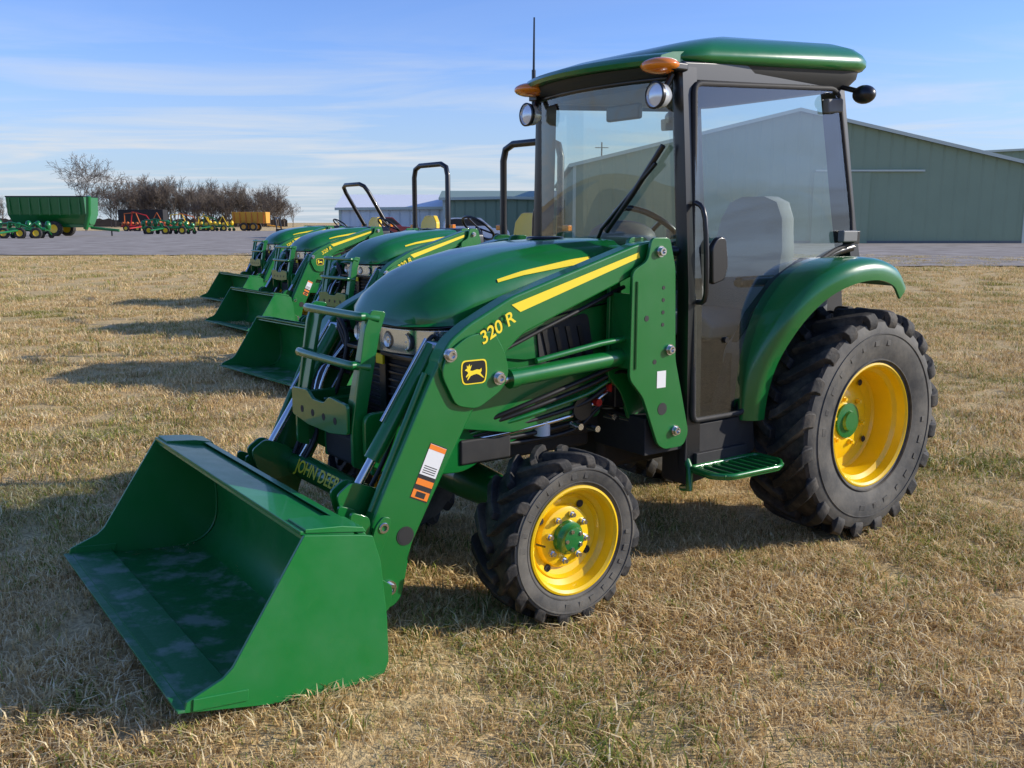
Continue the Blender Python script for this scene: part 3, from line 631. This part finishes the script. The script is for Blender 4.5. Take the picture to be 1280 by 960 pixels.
ground=mk('ground',V,F,gm,None,smooth=True,fix=False)
bm_=bpy.data.materials.new('grass_blade');bm_.use_nodes=True;nt=bm_.node_tree;nt.nodes.clear()
N,L,geo,nz,ramp,big,mid,fine=grass_nodes(nt,True)
at=N.new('ShaderNodeAttribute');at.attribute_name='tint'
out=N.new('ShaderNodeOutputMaterial');df=N.new('ShaderNodeBsdfDiffuse');tr=N.new('ShaderNodeBsdfTranslucent');ms=N.new('ShaderNodeMixShader');ms.inputs[0].default_value=.3
r1=N.new('ShaderNodeValToRGB');cr_=r1.color_ramp;cr_.elements[0].position=0;cr_.elements[0].color=(.32,.20,.08,1);cr_.elements[1].position=1;cr_.elements[1].color=(1.0,.86,.54,1);e=cr_.elements.new(.5);e.color=(.80,.58,.27,1);L.new(at.outputs['Fac'],r1.inputs['Fac'])
r2=ramp(at.outputs['Fac'],0,(.10,.14,.022),1,(.42,.43,.11))
g1=ramp(big.outputs['Fac'],.47,(.04,.04,.04),.70,(.62,.62,.62));g2=ramp(mid.outputs['Fac'],.52,(0,0,0),.72,(.5,.5,.5))
mx=N.new('ShaderNodeMath');mx.operation='MAXIMUM';L.new(g1.outputs[0],mx.inputs[0]);L.new(g2.outputs[0],mx.inputs[1])
wn=N.new('ShaderNodeAttribute');wn.attribute_name='rnd'
lt=N.new('ShaderNodeMath');lt.operation='LESS_THAN';L.new(wn.outputs['Fac'],lt.inputs[0]);L.new(mx.outputs[0],lt.inputs[1])
col=mixc(N,L,lt.outputs[0],r1.outputs[0],r2.outputs[0])
L.new(col,df.inputs[0]);L.new(col,tr.inputs[0]);L.new(df.outputs[0],ms.inputs[1]);L.new(tr.outputs[0],ms.inputs[2]);L.new(ms.outputs[0],out.inputs[0])
def tuft(i,nb=75,rad=.11):
    V=[];F=[];T=[];Q=[]
    for k in range(nb):
        r=rad*math.sqrt(rng.random());a=rng.random()*6.283;x,y=r*math.cos(a),r*math.sin(a)
        h=rng.uniform(.018,.048);L_=rng.uniform(.4,2.4);az=rng.random()*6.283;w=rng.uniform(.0014,.0028)
        wd=Vector((-math.sin(az+rng.uniform(-.8,.8)),math.cos(az),0)).normalized();dr=Vector((math.cos(az),math.sin(az),0))
        p0=Vector((x,y,-.01));p1=p0+Vector((0,0,h*.55+.01))+dr*h*L_*.25;p2=p1+Vector((0,0,h*.45/(1+.5*L_)))+dr*h*L_*.6
        o=len(V);V+=[p0-wd*w,p0+wd*w,p1+wd*w*.8,p1-wd*w*.8,p2];F+=[(o,o+1,o+2,o+3),(o+3,o+2,o+4)]
        t=rng.random();q=rng.random();T+=[t*.55,t*.55,t,t,min(1,t+.15)];Q+=[q]*5
    me=bpy.data.meshes.new('grass_tuft');me.from_pydata([tuple(v) for v in V],[],F);me.materials.append(bm_)
    for nm,d in(('tint',T),('rnd',Q)):
        a=me.attributes.new(nm,'FLOAT','POINT');a.data.foreach_set('value',d)
    return bpy.data.objects.new('grass_tuft',me)
tc=bpy.data.collections.new('grass_tufts')
tufts=[tuft(i) for i in range(10)]
for t in tufts: tc.objects.link(t)
P=[];RO=[];SC=[];IX=[]
def blocked(x,y):
    for o in TPOS[:2]:
        X,Y=tolocal(x,y,o)
        if 2.62<X<3.2 and abs(Y)<.74: return True
        for wx,wy,a,b in((0,.585,.24,.16),(0,-.585,.24,.16),(1.785,.62,.12,.09),(1.785,-.62,.12,.09)):
            if abs(X-wx)<a and abs(Y-wy)<b: return True
    return False
for (d0,d1,den,sc) in((.6,6,120,1.0),(6,11,60,1.2),(11,22,22,1.5),(22,46,4.5,2.0)):
    half=R(42);area=half*(d1*d1-d0*d0);n=int(area*den)
    rr=np.sqrt(rng.random(n)*(d1*d1-d0*d0)+d0*d0);aa=rng.uniform(-half,half,n)
    for r_,a_ in zip(rr,aa):
        x,y=r_*math.sin(a_),r_*math.cos(a_)
        if blocked(x,y): continue
        nv=noise.noise(Vector((x*1.3,y*1.3,9)));nv2=noise.noise(Vector((x*6,y*6,4)))
        P.append((x,y,gz(x,y)));RO.append(rng.random()*6.283);SC.append(sc*(.92+.5*nv+.6*nv2)*rng.uniform(.8,1.25));IX.append(int(rng.integers(0,10)))
me=bpy.data.meshes.new('lawn_grass');me.from_pydata(P,[],[])
for nm,ty,d in(('rot','FLOAT',RO),('scl','FLOAT',SC),('idx','INT',IX)):
    a=me.attributes.new(nm,ty,'POINT');a.data.foreach_set('value',d)
lawn=bpy.data.objects.new('lawn_grass',me);link(lawn)
for t in tufts: t.parent=lawn
ng=bpy.data.node_groups.new('grass_scatter','GeometryNodeTree')
ng.interface.new_socket('Geometry',in_out='INPUT',socket_type='NodeSocketGeometry');ng.interface.new_socket('Geometry',in_out='OUTPUT',socket_type='NodeSocketGeometry')
N=ng.nodes;L=ng.links;gi=N.new('NodeGroupInput');go=N.new('NodeGroupOutput');ip=N.new('GeometryNodeInstanceOnPoints');ci=N.new('GeometryNodeCollectionInfo')
ci.inputs['Collection'].default_value=tc;ci.inputs['Separate Children'].default_value=True;ci.inputs['Reset Children'].default_value=True
def na(n,t):
    x=N.new('GeometryNodeInputNamedAttribute');x.data_type=t;x.inputs['Name'].default_value=n;return x.outputs['Attribute']
L.new(gi.outputs[0],ip.inputs['Points']);L.new(ci.outputs[0],ip.inputs['Instance']);ip.inputs['Pick Instance'].default_value=True
L.new(na('idx','INT'),ip.inputs['Instance Index'])
cx=N.new('ShaderNodeCombineXYZ');L.new(na('rot','FLOAT'),cx.inputs['Z']);L.new(cx.outputs[0],ip.inputs['Rotation']);L.new(na('scl','FLOAT'),ip.inputs['Scale'])
L.new(ip.outputs[0],go.inputs[0])
md=lawn.modifiers.new('scatter','NODES');md.node_group=ng
GRAV=pm('gravel',(.42,.375,.32),.95,noise_amt=.9,noise_scale=.6,col2=(.22,.19,.155),bump=1.0,bump_scale=2.5,p0=.35,p1=.65,spec=.1)
def flat(name,pts,z,mat,parent=None): return mk(name,[(x,y,z) for x,y in pts],[list(range(len(pts)))],mat,parent,fix=False)
# ragged edge between lawn and gravel
edge=[(-260,46)]
for i in range(161):
    x=-60+i*.75
    yb=np.interp(x,[-60,-12,2,10,60],[44.5,43,42,32.5,29])
    edge.append((x,yb+.9*noise.noise(Vector((x*.35,1,0)))+.5*noise.noise(Vector((x*1.3,4,0)))))
flat('gravel_lot',edge+[(200,28),(200,165),(-260,165)],.03,GRAV)
# ------------------------------------------------------------ buildings
def siding(name,col,sc,axis=0):
    m=bpy.data.materials.new(name);m.use_nodes=True;nt=m.node_tree;b=nt.nodes['Principled BSDF'];b.inputs['Roughness'].default_value=.7;b.inputs['Specular IOR Level'].default_value=.2
    tc_=nt.nodes.new('ShaderNodeTexCoord');sp=nt.nodes.new('ShaderNodeSeparateXYZ');nt.links.new(tc_.outputs['Object'],sp.inputs[0])
    mu=nt.nodes.new('ShaderNodeMath');mu.operation='MULTIPLY';mu.inputs[1].default_value=sc;nt.links.new(sp.outputs[axis],mu.inputs[0])
    fr=nt.nodes.new('ShaderNodeMath');fr.operation='FRACT';nt.links.new(mu.outputs[0],fr.inputs[0])
    r=nt.nodes.new('ShaderNodeValToRGB');r.color_ramp.elements[0].position=0;r.color_ramp.elements[0].color=(1,1,1,1);r.color_ramp.elements[1].position=.2;r.color_ramp.elements[1].color=(0,0,0,1)
    nt.links.new(fr.outputs[0],r.inputs[0])
    bp=nt.nodes.new('ShaderNodeBump');bp.inputs['Strength'].default_value=1;bp.inputs['Distance'].default_value=.08;nt.links.new(r.outputs[0],bp.inputs['Height']);nt.links.new(bp.outputs[0],b.inputs['Normal'])
    n=nt.nodes.new('ShaderNodeTexNoise');n.inputs['Scale'].default_value=.5;n.inputs['Detail'].default_value=5;nt.links.new(tc_.outputs['Object'],n.inputs['Vector'])
    rr=nt.nodes.new('ShaderNodeValToRGB');rr.color_ramp.elements[0].color=tuple(c*.9 for c in col)+(1,);rr.color_ramp.elements[1].color=tuple(min(1,c*1.08) for c in col)+(1,);nt.links.new(n.outputs['Fac'],rr.inputs[0]);nt.links.new(rr.outputs[0],b.inputs['Base Color'])
    return m
SG=(.28,.345,.225)
SID=siding('sage_siding',SG,1.1,0);SIDY=siding('sage_siding_side',SG,1.1,1)
SIDW=siding('white_siding',(.80,.81,.77),1.1,0);ROOFW=pm('white_roof',(.80,.81,.80),.4);ROOFG=pm('green_roof',(.24,.32,.24),.45)
TRIM=pm('trim_pale_green',(.58,.62,.50),.45);DOORM=siding('door_siding',(.29,.355,.232),1.1,0)
def barn(name,loc,rz,w,d,he,hp,wall,side,roof,peak=.5):
    e=empty(name,loc,rz);px=w*peak
    g=[(0,0),(w,0),(w,he),(px,hp),(0,he)]
    V=[(x,0,z) for x,z in g]+[(x,d,z) for x,z in g]
    mk('gable_walls',V,[(0,1,2,3,4),(9,8,7,6,5)],wall,e,fix=False)
    mk('side_walls',V,[(0,4,9,5),(1,6,7,2)],side,e,fix=False)
    o=.35
    for (xa,za,xb,zb) in((0,he,px,hp),(w,he,px,hp)):
        dx=xa-xb;dz=za-zb;k=1+o/abs(dx);xa2=xb+dx*k;za2=zb+dz*k
        mk('roof_panel',[(xa2,-o,za2+.05),(xb,-o,zb+.05),(xb,d+o,zb+.05),(xa2,d+o,za2+.05),(xa2,-o,za2+.18),(xb,-o,zb+.18),(xb,d+o,zb+.18),(xa2,d+o,za2+.18)],[(0,1,2,3),(7,6,5,4),(0,4,5,1),(2,6,7,3),(0,3,7,4)],roof,e)
        mk('rake_trim',[(xa2,-o-.04,za2-.04),(xb,-o-.04,zb-.04),(xb,-o-.04,zb+.2),(xa2,-o-.04,za2+.2)],[(0,1,2,3)],TRIM,e)
    for x in(0.06,w-.06): box('corner_trim',(x,-.03,he/2),(.22,.06,he),TRIM,e,bevel=0)
    box('base_band',(w/2,-.02,.1),(w,.05,.2),GREY,e,bevel=0)
    return e
B1=barn('metal_barn',(4.3,67.5,0),R(-1.0),31.5,45,5.35,9.0,SID,SIDY,ROOFG,.49)
box('door_track',(20.5,-.10,5.0),(7.5,.16,.12),TRIM,B1,bevel=0)
box('sliding_door',(18.6,-.06,2.45),(3.9,.08,4.9),DOORM,B1,bevel=0)
B2=barn('white_roof_shed',(-15.8,88,0),0,22,9,2.6,2.7,SIDW,SIDW,ROOFW)
mk('long_roof',[(-.4,-.4,2.75),(22.4,-.4,2.75),(22.4,4.5,4.1),(-.4,4.5,4.1),(22.4,9.4,2.75),(-.4,9.4,2.75)],[(0,1,2,3),(3,2,4,5)],ROOFW,B2)
mk('gable_fill',[(0,0,2.7),(0,4.5,4.0),(0,9,2.7),(22,0,2.7),(22,4.5,4.0),(22,9,2.7)],[(0,1,2),(3,5,4)],SIDW,B2)
for k in range(4): box('bay_door',(3+5*k,-.06,1.2),(3.0,.06,2.3),SIDW,B2,bevel=0)
B3=barn('green_shed',(-6,84,0),0,11,8,3.4,3.5,SID,SIDY,ROOFG);mk('long_roof',[(-.4,-.4,3.5),(11.4,-.4,3.5),(11.4,4,4.3),(-.4,4,4.3),(11.4,8.4,3.5),(-.4,8.4,3.5)],[(0,1,2,3),(3,2,4,5)],ROOFG,B3)
B4=barn('blue_roof_barn',(52,110,0),0,40,30,9.2,10.2,SID,SIDY,pm('blue_roof',(.09,.11,.15),.5))
# ------------------------------------------------------------ trees
BARK=pm('bark',(.135,.108,.085),.9,noise_amt=.5,noise_scale=2)
def gen_tree(seed,H,depth=6,spread=.55,minr=.02,trunk=.26,up=.18,first=1):
    rd=random.Random(seed);V=[];F=[]
    def seg(p,q,r0,r1):
        t=(q-p).normalized();s=t.orthogonal().normalized();u=t.cross(s);o=len(V)
        for P_,r in((p,r0),(q,r1)):
            for k in range(3):
                a=2.0944*k;V.append(P_+r*(math.cos(a)*s+math.sin(a)*u))
        F.extend([(o,o+1,o+4,o+3),(o+1,o+2,o+5,o+4),(o+2,o,o+3,o+5)])
    def br(p,d,L_,r,dep):
        n=3 if dep<depth else 5;q=p
        for i in range(n):
            d=(d+Vector((rd.uniform(-1,1),rd.uniform(-1,1),rd.uniform(-.2,.8)))*(.12 if dep<depth else .05)).normalized()
            q2=q+d*L_/n;ra=max(minr,r*(1-.5*i/n));rb=max(minr*.7,r*(1-.5*(i+1)/n));seg(q,q2,ra,rb)
            if dep>0 and (i>=first or dep<depth-1):
                for _ in range(1 if i<n-1 and dep<depth else (2 if dep>1 else 3)):
                    a=rd.uniform(0,6.28);sd=d.orthogonal().normalized();sd=Matrix.Rotation(a,3,d)@sd
                    nd=(d*rd.uniform(.5,1.0)+sd*rd.uniform(.5,1.0)*spread*1.5+Vector((0,0,up))).normalized()
                    br(q2,nd,L_*rd.uniform(.55,.80)*(1 if dep<depth else .8),rb*.6,dep-1)
            q=q2
    br(Vector((0,0,0)),Vector((0,0,1)),H*trunk,H*.020,depth)
    mz=max(v.z for v in V);k=H/mz
    return np.array([tuple(v*k) for v in V]),F
protos=[gen_tree(s,12,4,.55,.034,trunk=.5) for s in(1,2,3,4,5)]
def forest(name,places):
    VV=[];FF=[];o=0
    for (x,y,h,i) in places:
        v,f=protos[i];a=random.uniform(0,6.28);k=h/12;wv=v*np.array([k*random.uniform(.8,1.15)]*2+[k]);c_,s_=math.cos(a),math.sin(a)
        w=np.stack([wv[:,0]*c_-wv[:,1]*s_+x,wv[:,0]*s_+wv[:,1]*c_+y,wv[:,2]-.1],1)
        VV.append(w);FF+= [tuple(q+o for q in ff) for ff in f];o+=len(v)
    V=np.concatenate(VV);me=bpy.data.meshes.new(name);me.from_pydata(V.tolist(),[],FF);me.materials.append(BARK);ob=bpy.data.objects.new(name,me);link(ob);return ob
bt=gen_tree(21,13.0,5,.62,.028,trunk=.5,up=.10,first=1);me=bpy.data.meshes.new('bare_tree');me.from_pydata(bt[0].tolist(),[],bt[1]);me.materials.append(BARK);o=bpy.data.objects.new('bare_tree',me);link(o);o.location=(-71,160,-.1);o.scale=(1.1,1.1,1)
pl=[]
for k in range(100):
    t=random.random();pl.append((-121+t*50,280+random.uniform(0,40),random.uniform(9,17.5)*(1-.2*t),random.randrange(5)))
for k in range(18): pl.append((-190+random.uniform(0,60),290+random.uniform(0,40),random.uniform(6,11),random.randrange(5)))
forest('distant_tree_line',pl)
pl=[(random.uniform(-90,140),-random.uniform(75,105),random.uniform(9,15),random.randrange(5)) for k in range(60)]
forest('distant_tree_line',pl)
UND=pm('understory',(.11,.09,.068),.95,noise_amt=.6,noise_scale=.4,coords='Object')
def under(x0,x1,y,hh):
    V=[];F=[];n=120
    for i in range(n+1):
        x=x0+i*(x1-x0)/n;V+=[(x,y,0),(x,y,hh+1.2*noise.noise(Vector((x*.25,0,0)))+1.0*noise.noise(Vector((x*1.1,5,0))))]
    for i in range(n):F.append((2*i,2*i+2,2*i+3,2*i+1))
    mk('distant_understory',V,F,UND,None,fix=False)
under(-195,-76,325,2.6);under(-120,160,-108,3.0)
# ------------------------------------------------------------ distant machines
def smallwheel(parent,x,y,r,w,mat=YEL):
    lathe('tyre',[(-w/2,r*.55),(-w/2,r*.92),(-w*.35,r),(w*.35,r),(w/2,r*.92),(w/2,r*.55)],(x,y,r),RUB,parent,24)
    lathe('rim',[(-w*.3,0),(-w*.45,r*.55),(w*.45,r*.55),(w*.3,0)],(x,y,r),mat,parent,20)
e=empty('grain_cart',(-48.2,103,0),0)
xprism('hopper',[(-1.6,2.3),(-1.8,4.1),(1.8,4.1),(1.6,2.3),(.5,1.2),(-.5,1.2)],-5.0,3.2,GREEN,e,bevel=.05)
for k in range(8): box('hopper_rib',(-4.6+1.05*k,-1.83,3.1),(.08,.1,1.8),GREEN,e,bevel=0)
box('tarp',(-.9,0,4.15),(8.3,3.7,.12),BLACKM,e,bevel=.05)
for x in(-1.8,-.2):
    for y in(-1.5,1.5): smallwheel(e,x,y,.8,.6)
tube('auger',[(3.0,-1.3,.8),(3.6,-1.7,2.4),(3.8,-1.9,4.2)],.25,GREEN,e,12);tube('tongue',[(3,0,.9),(6,0,.6)],.15,GREEN,e,8);box('frame',(-.8,0,1.1),(7.6,1.2,.3),GREEN,e);tube('jack',[(5.2,0,.7),(5.2,0,0)],.08,BLACK,e,8)
def implement(name,loc,L_,H,mat,mat2,seed,nw=3):
    e=empty(name,loc,random.Random(seed).uniform(-.2,.2));rd=random.Random(seed)
    tube('main_beam',[(-L_/2,0,.8),(L_/2,0,.8)],.14,mat,e,8)
    tube('rear_beam',[(-L_/2,1.2,.9),(L_/2,1.2,.9)],.12,mat,e,8)
    n=int(L_/.75)
    for k in range(n+1):
        x=-L_/2+L_*k/n
        tube('row_arm',[(x,0,.8),(x,.7,.75),(x,1.3,.35)],.07,mat,e,6)
        ellipsoid('seed_box',(x,.6,rd.uniform(1.1,1.4)),(.28,.28,rd.uniform(.25,.45)),mat2,e,10)
        lathe('disc',[(-.02,0),(0,.28),(.02,0)],(x,1.3,.28),BLACKM,e,14)
    for k in range(nw): smallwheel(e,-L_/2+L_*(k+.5)/nw,-.4,.5,.3)
    tube('mast',[(-L_*.3,0,.8),(-L_*.25,0,H),(L_*.05,0,H*.8),(L_*.2,0,.9)],.09,mat,e,8)
    tube('mast',[(L_*.1,0,.8),(L_*.28,0,H*.95),(L_*.42,0,.9)],.08,mat2,e,8)
    tube('wing_frame',[(-L_*.45,.4,.9),(-L_*.45,.4,H*.9),(-L_*.2,.4,H*.95),(-L_*.1,.4,.9)],.09,mat2,e,8)
    tube('tongue',[(0,0,.8),(-1,-3,.5)],.1,mat,e,8);return e
OR=pm('orange_paint',(.55,.13,.02),.5);OY_=pm('orange_yellow_paint',(.65,.32,.03),.5)
implement('planter',(-60.5,158,0),8,3.2,RED,OR,3,4);implement('planter',(-54.5,163,0),8,3.0,OR,YEL,9,3);implement('planter',(-49.8,160,0),6,2.6,GREEN,YEL,4)
implement('seed_drill',(-42.5,118,0),6,1.9,GREEN,GREEN,5);implement('disc_mower',(-44.5,87,0),4.2,1.5,GREEN,GREEN,6)
e=empty('spreader',(-44.5,165,0),0)
xprism('box_body',[(-1.2,1.3),(-1.5,3.2),(1.5,3.2),(1.2,1.3)],-3.2,2.6,OY_,e,bevel=.03)
for k in range(6): box('rib',(-2.8+k,-1.45,2.2),(.1,.14,1.9),OR,e,bevel=0)
for x in(-1.2,.4):
    for y in(-1.4,1.4): smallwheel(e,x,y,.7,.5,OY_)
tube('tongue',[(2.4,0,1.0),(5,0,.6)],.12,OY_,e,8)
e=empty('container_trailer',(-66,172,0),0);box('container',(0,0,2.6),(8,2.4,2.2),BLACKM,e,bevel=.02);box('chassis',(0,0,1.1),(8.2,1.2,.3),BLACKM,e);[smallwheel(e,x,y,.5,.4,GREY) for x in(-2.8,-1.6,2.8) for y in(-1,1)]
e=empty('flatbed_trailer',(-17.8,84,0),0)
box('deck',(0,0,.85),(5.2,2.3,.12),BLACKM,e);[box('rail',(0,y,.78),(5.2,.1,.2),BLACK,e) for y in(-1.15,1.15)]
for x in(-.5,.5):
    for y in(-1.2,1.2): smallwheel(e,x,y,.38,.25,GREY)
for y in(-.8,.8): tube('ramp',[(-2.6,y,.9),(-2.75,y,1.9)],.06,BLACK,e,6)
tube('ramp_bar',[(-2.75,-.8,1.85),(-2.75,.8,1.85)],.05,BLACK,e,6);tube('tongue',[(2.6,.6,.7),(4,0,.6),(2.6,-.6,.7)],.07,BLACK,e,6)
def car(name,loc,rz,body,cabin,col,L_,wr=.36):
    e=empty(name,loc,rz);m=pm(name+'_paint',col,.3,coat=1)
    prism('body',rnd(body,.08),-.9,.9,m,e,bevel=.05);prism('cabin',rnd(cabin,.08),-.78,.78,m,e,bevel=.06)
    cx_=sum(p[0] for p in cabin)/len(cabin);cz_=sum(p[1] for p in cabin)/len(cabin)
    win=[(cx_+(x-cx_)*.86,cz_+.02+(z-cz_)*.66) for x,z in cabin]
    prism('side_windows',rnd(win,.05),-.80,.80,BLACK,e,bevel=0)
    for x in(-L_*.31,L_*.31):
        for y in(-.85,.85): smallwheel(e,x,y,wr,.24,GREY)
    xprism('front_bumper',rnd([(-.85,.4),(-.85,.6),(.85,.6),(.85,.4)],.03),L_/2-.02,L_/2+.06,GREY,e);return e
car('suv',(-2.6,68,0),R(8),[(-2.3,.35),(-2.35,1.05),(1.0,1.1),(2.2,.95),(2.35,.7),(2.3,.35)],[(-2.3,1.05),(-2.1,1.72),(-1.6,1.8),(.3,1.78),(1.15,1.08)],(.75,.75,.75),4.6)
car('pickup_truck',(-9.9,74,0),R(15),[(-2.8,.45),(-2.85,1.15),(1.3,1.18),(2.6,1.1),(2.75,.8),(2.7,.45)],[(-.9,1.15),(-.75,1.8),(-.4,1.88),(.6,1.86),(1.35,1.16)],(.16,.015,.02),5.6,.42)
e=empty('utility_pole',(12.0,130,0),0);tube('pole',[(0,0,0),(0,0,12)],[.14,.09],BARK,e,8);tube('crossarm',[(-.9,0,11.3),(.9,0,11.3)],.06,BARK,e,6)
# ------------------------------------------------------------ sun, sky
EL=R(23);AZ=R(2)
sd=Vector((math.cos(EL)*math.cos(AZ),math.cos(EL)*math.sin(AZ),math.sin(EL)))
sl=bpy.data.lights.new('sun','SUN');sl.energy=5.0;sl.angle=R(.5);sl.color=(1,.93,.82)
so=bpy.data.objects.new('sun',sl);link(so);so.rotation_euler=sd.to_track_quat('Z','Y').to_euler();so.location=(20,0,20)
w=bpy.data.worlds.new('World');scene.world=w;w.use_nodes=True;nt=w.node_tree;N=nt.nodes;L=nt.links
bg=N['Background'];bg.inputs['Strength'].default_value=.13
sky=N.new('ShaderNodeTexSky');sky.sky_type='NISHITA';sky.sun_disc=False;sky.sun_elevation=EL;sky.sun_rotation=R(90)-AZ;sky.air_density=1.0;sky.dust_density=.3;sky.ozone_density=2.0
tc2=N.new('ShaderNodeTexCoord');sp=N.new('ShaderNodeSeparateXYZ');L.new(tc2.outputs['Generated'],sp.inputs[0])
def math_(op,a,b=None):
    m=N.new('ShaderNodeMath');m.operation=op
    for i,v in enumerate((a,b)):
        if v is None: continue
        if isinstance(v,(int,float)): m.inputs[i].default_value=v
        else: L.new(v,m.inputs[i])
    return m.outputs[0]
def mrange(v,a,b,c,d):
    m=N.new('ShaderNodeMapRange');L.new(v,m.inputs['Value'])
    for k,x in(('From Min',a),('From Max',b),('To Min',c),('To Max',d)): m.inputs[k].default_value=x
    return m.outputs[0]
zz=math_('ADD',math_('MAXIMUM',sp.outputs[2],0.0),.05)
cb=N.new('ShaderNodeCombineXYZ');L.new(math_('MULTIPLY',math_('DIVIDE',sp.outputs[0],zz),.5),cb.inputs[0]);L.new(math_('DIVIDE',sp.outputs[1],zz),cb.inputs[1])
n1=N.new('ShaderNodeTexNoise');n1.inputs['Scale'].default_value=.8;n1.inputs['Detail'].default_value=8;n1.inputs['Roughness'].default_value=.6;n1.inputs['Distortion'].default_value=.6;L.new(cb.outputs[0],n1.inputs['Vector'])
cr1=N.new('ShaderNodeValToRGB');cr1.color_ramp.elements[0].position=.45;cr1.color_ramp.elements[1].position=.66;L.new(n1.outputs['Fac'],cr1.inputs[0])
gm_=N.new('ShaderNodeMix');gm_.data_type='RGBA';gm_.blend_type='MULTIPLY';gm_.inputs[0].default_value=1;L.new(sky.outputs[0],gm_.inputs[6]);gm_.inputs[7].default_value=(.86,1.04,1.60,1)
hz=mixc(N,L,mrange(sp.outputs[2],0.0,.17,.80,0.0),gm_.outputs[2],(3.7,4.6,5.6))
fac=math_('MULTIPLY',cr1.outputs[0],mrange(sp.outputs[2],.07,.19,.9,.07))
fin=mixc(N,L,fac,hz,(5.6,5.9,6.3))
L.new(fin,bg.inputs['Color'])
# ------------------------------------------------------------ camera
cd=bpy.data.cameras.new('camera');cd.sensor_width=36;cd.lens=1183/1280*36;cd.clip_end=6000;cd.clip_start=.05
cam=bpy.data.objects.new('camera',cd);link(cam);cam.location=(0,0,1.48);cam.rotation_euler=(R(90-9.7),0,0);scene.camera=cam
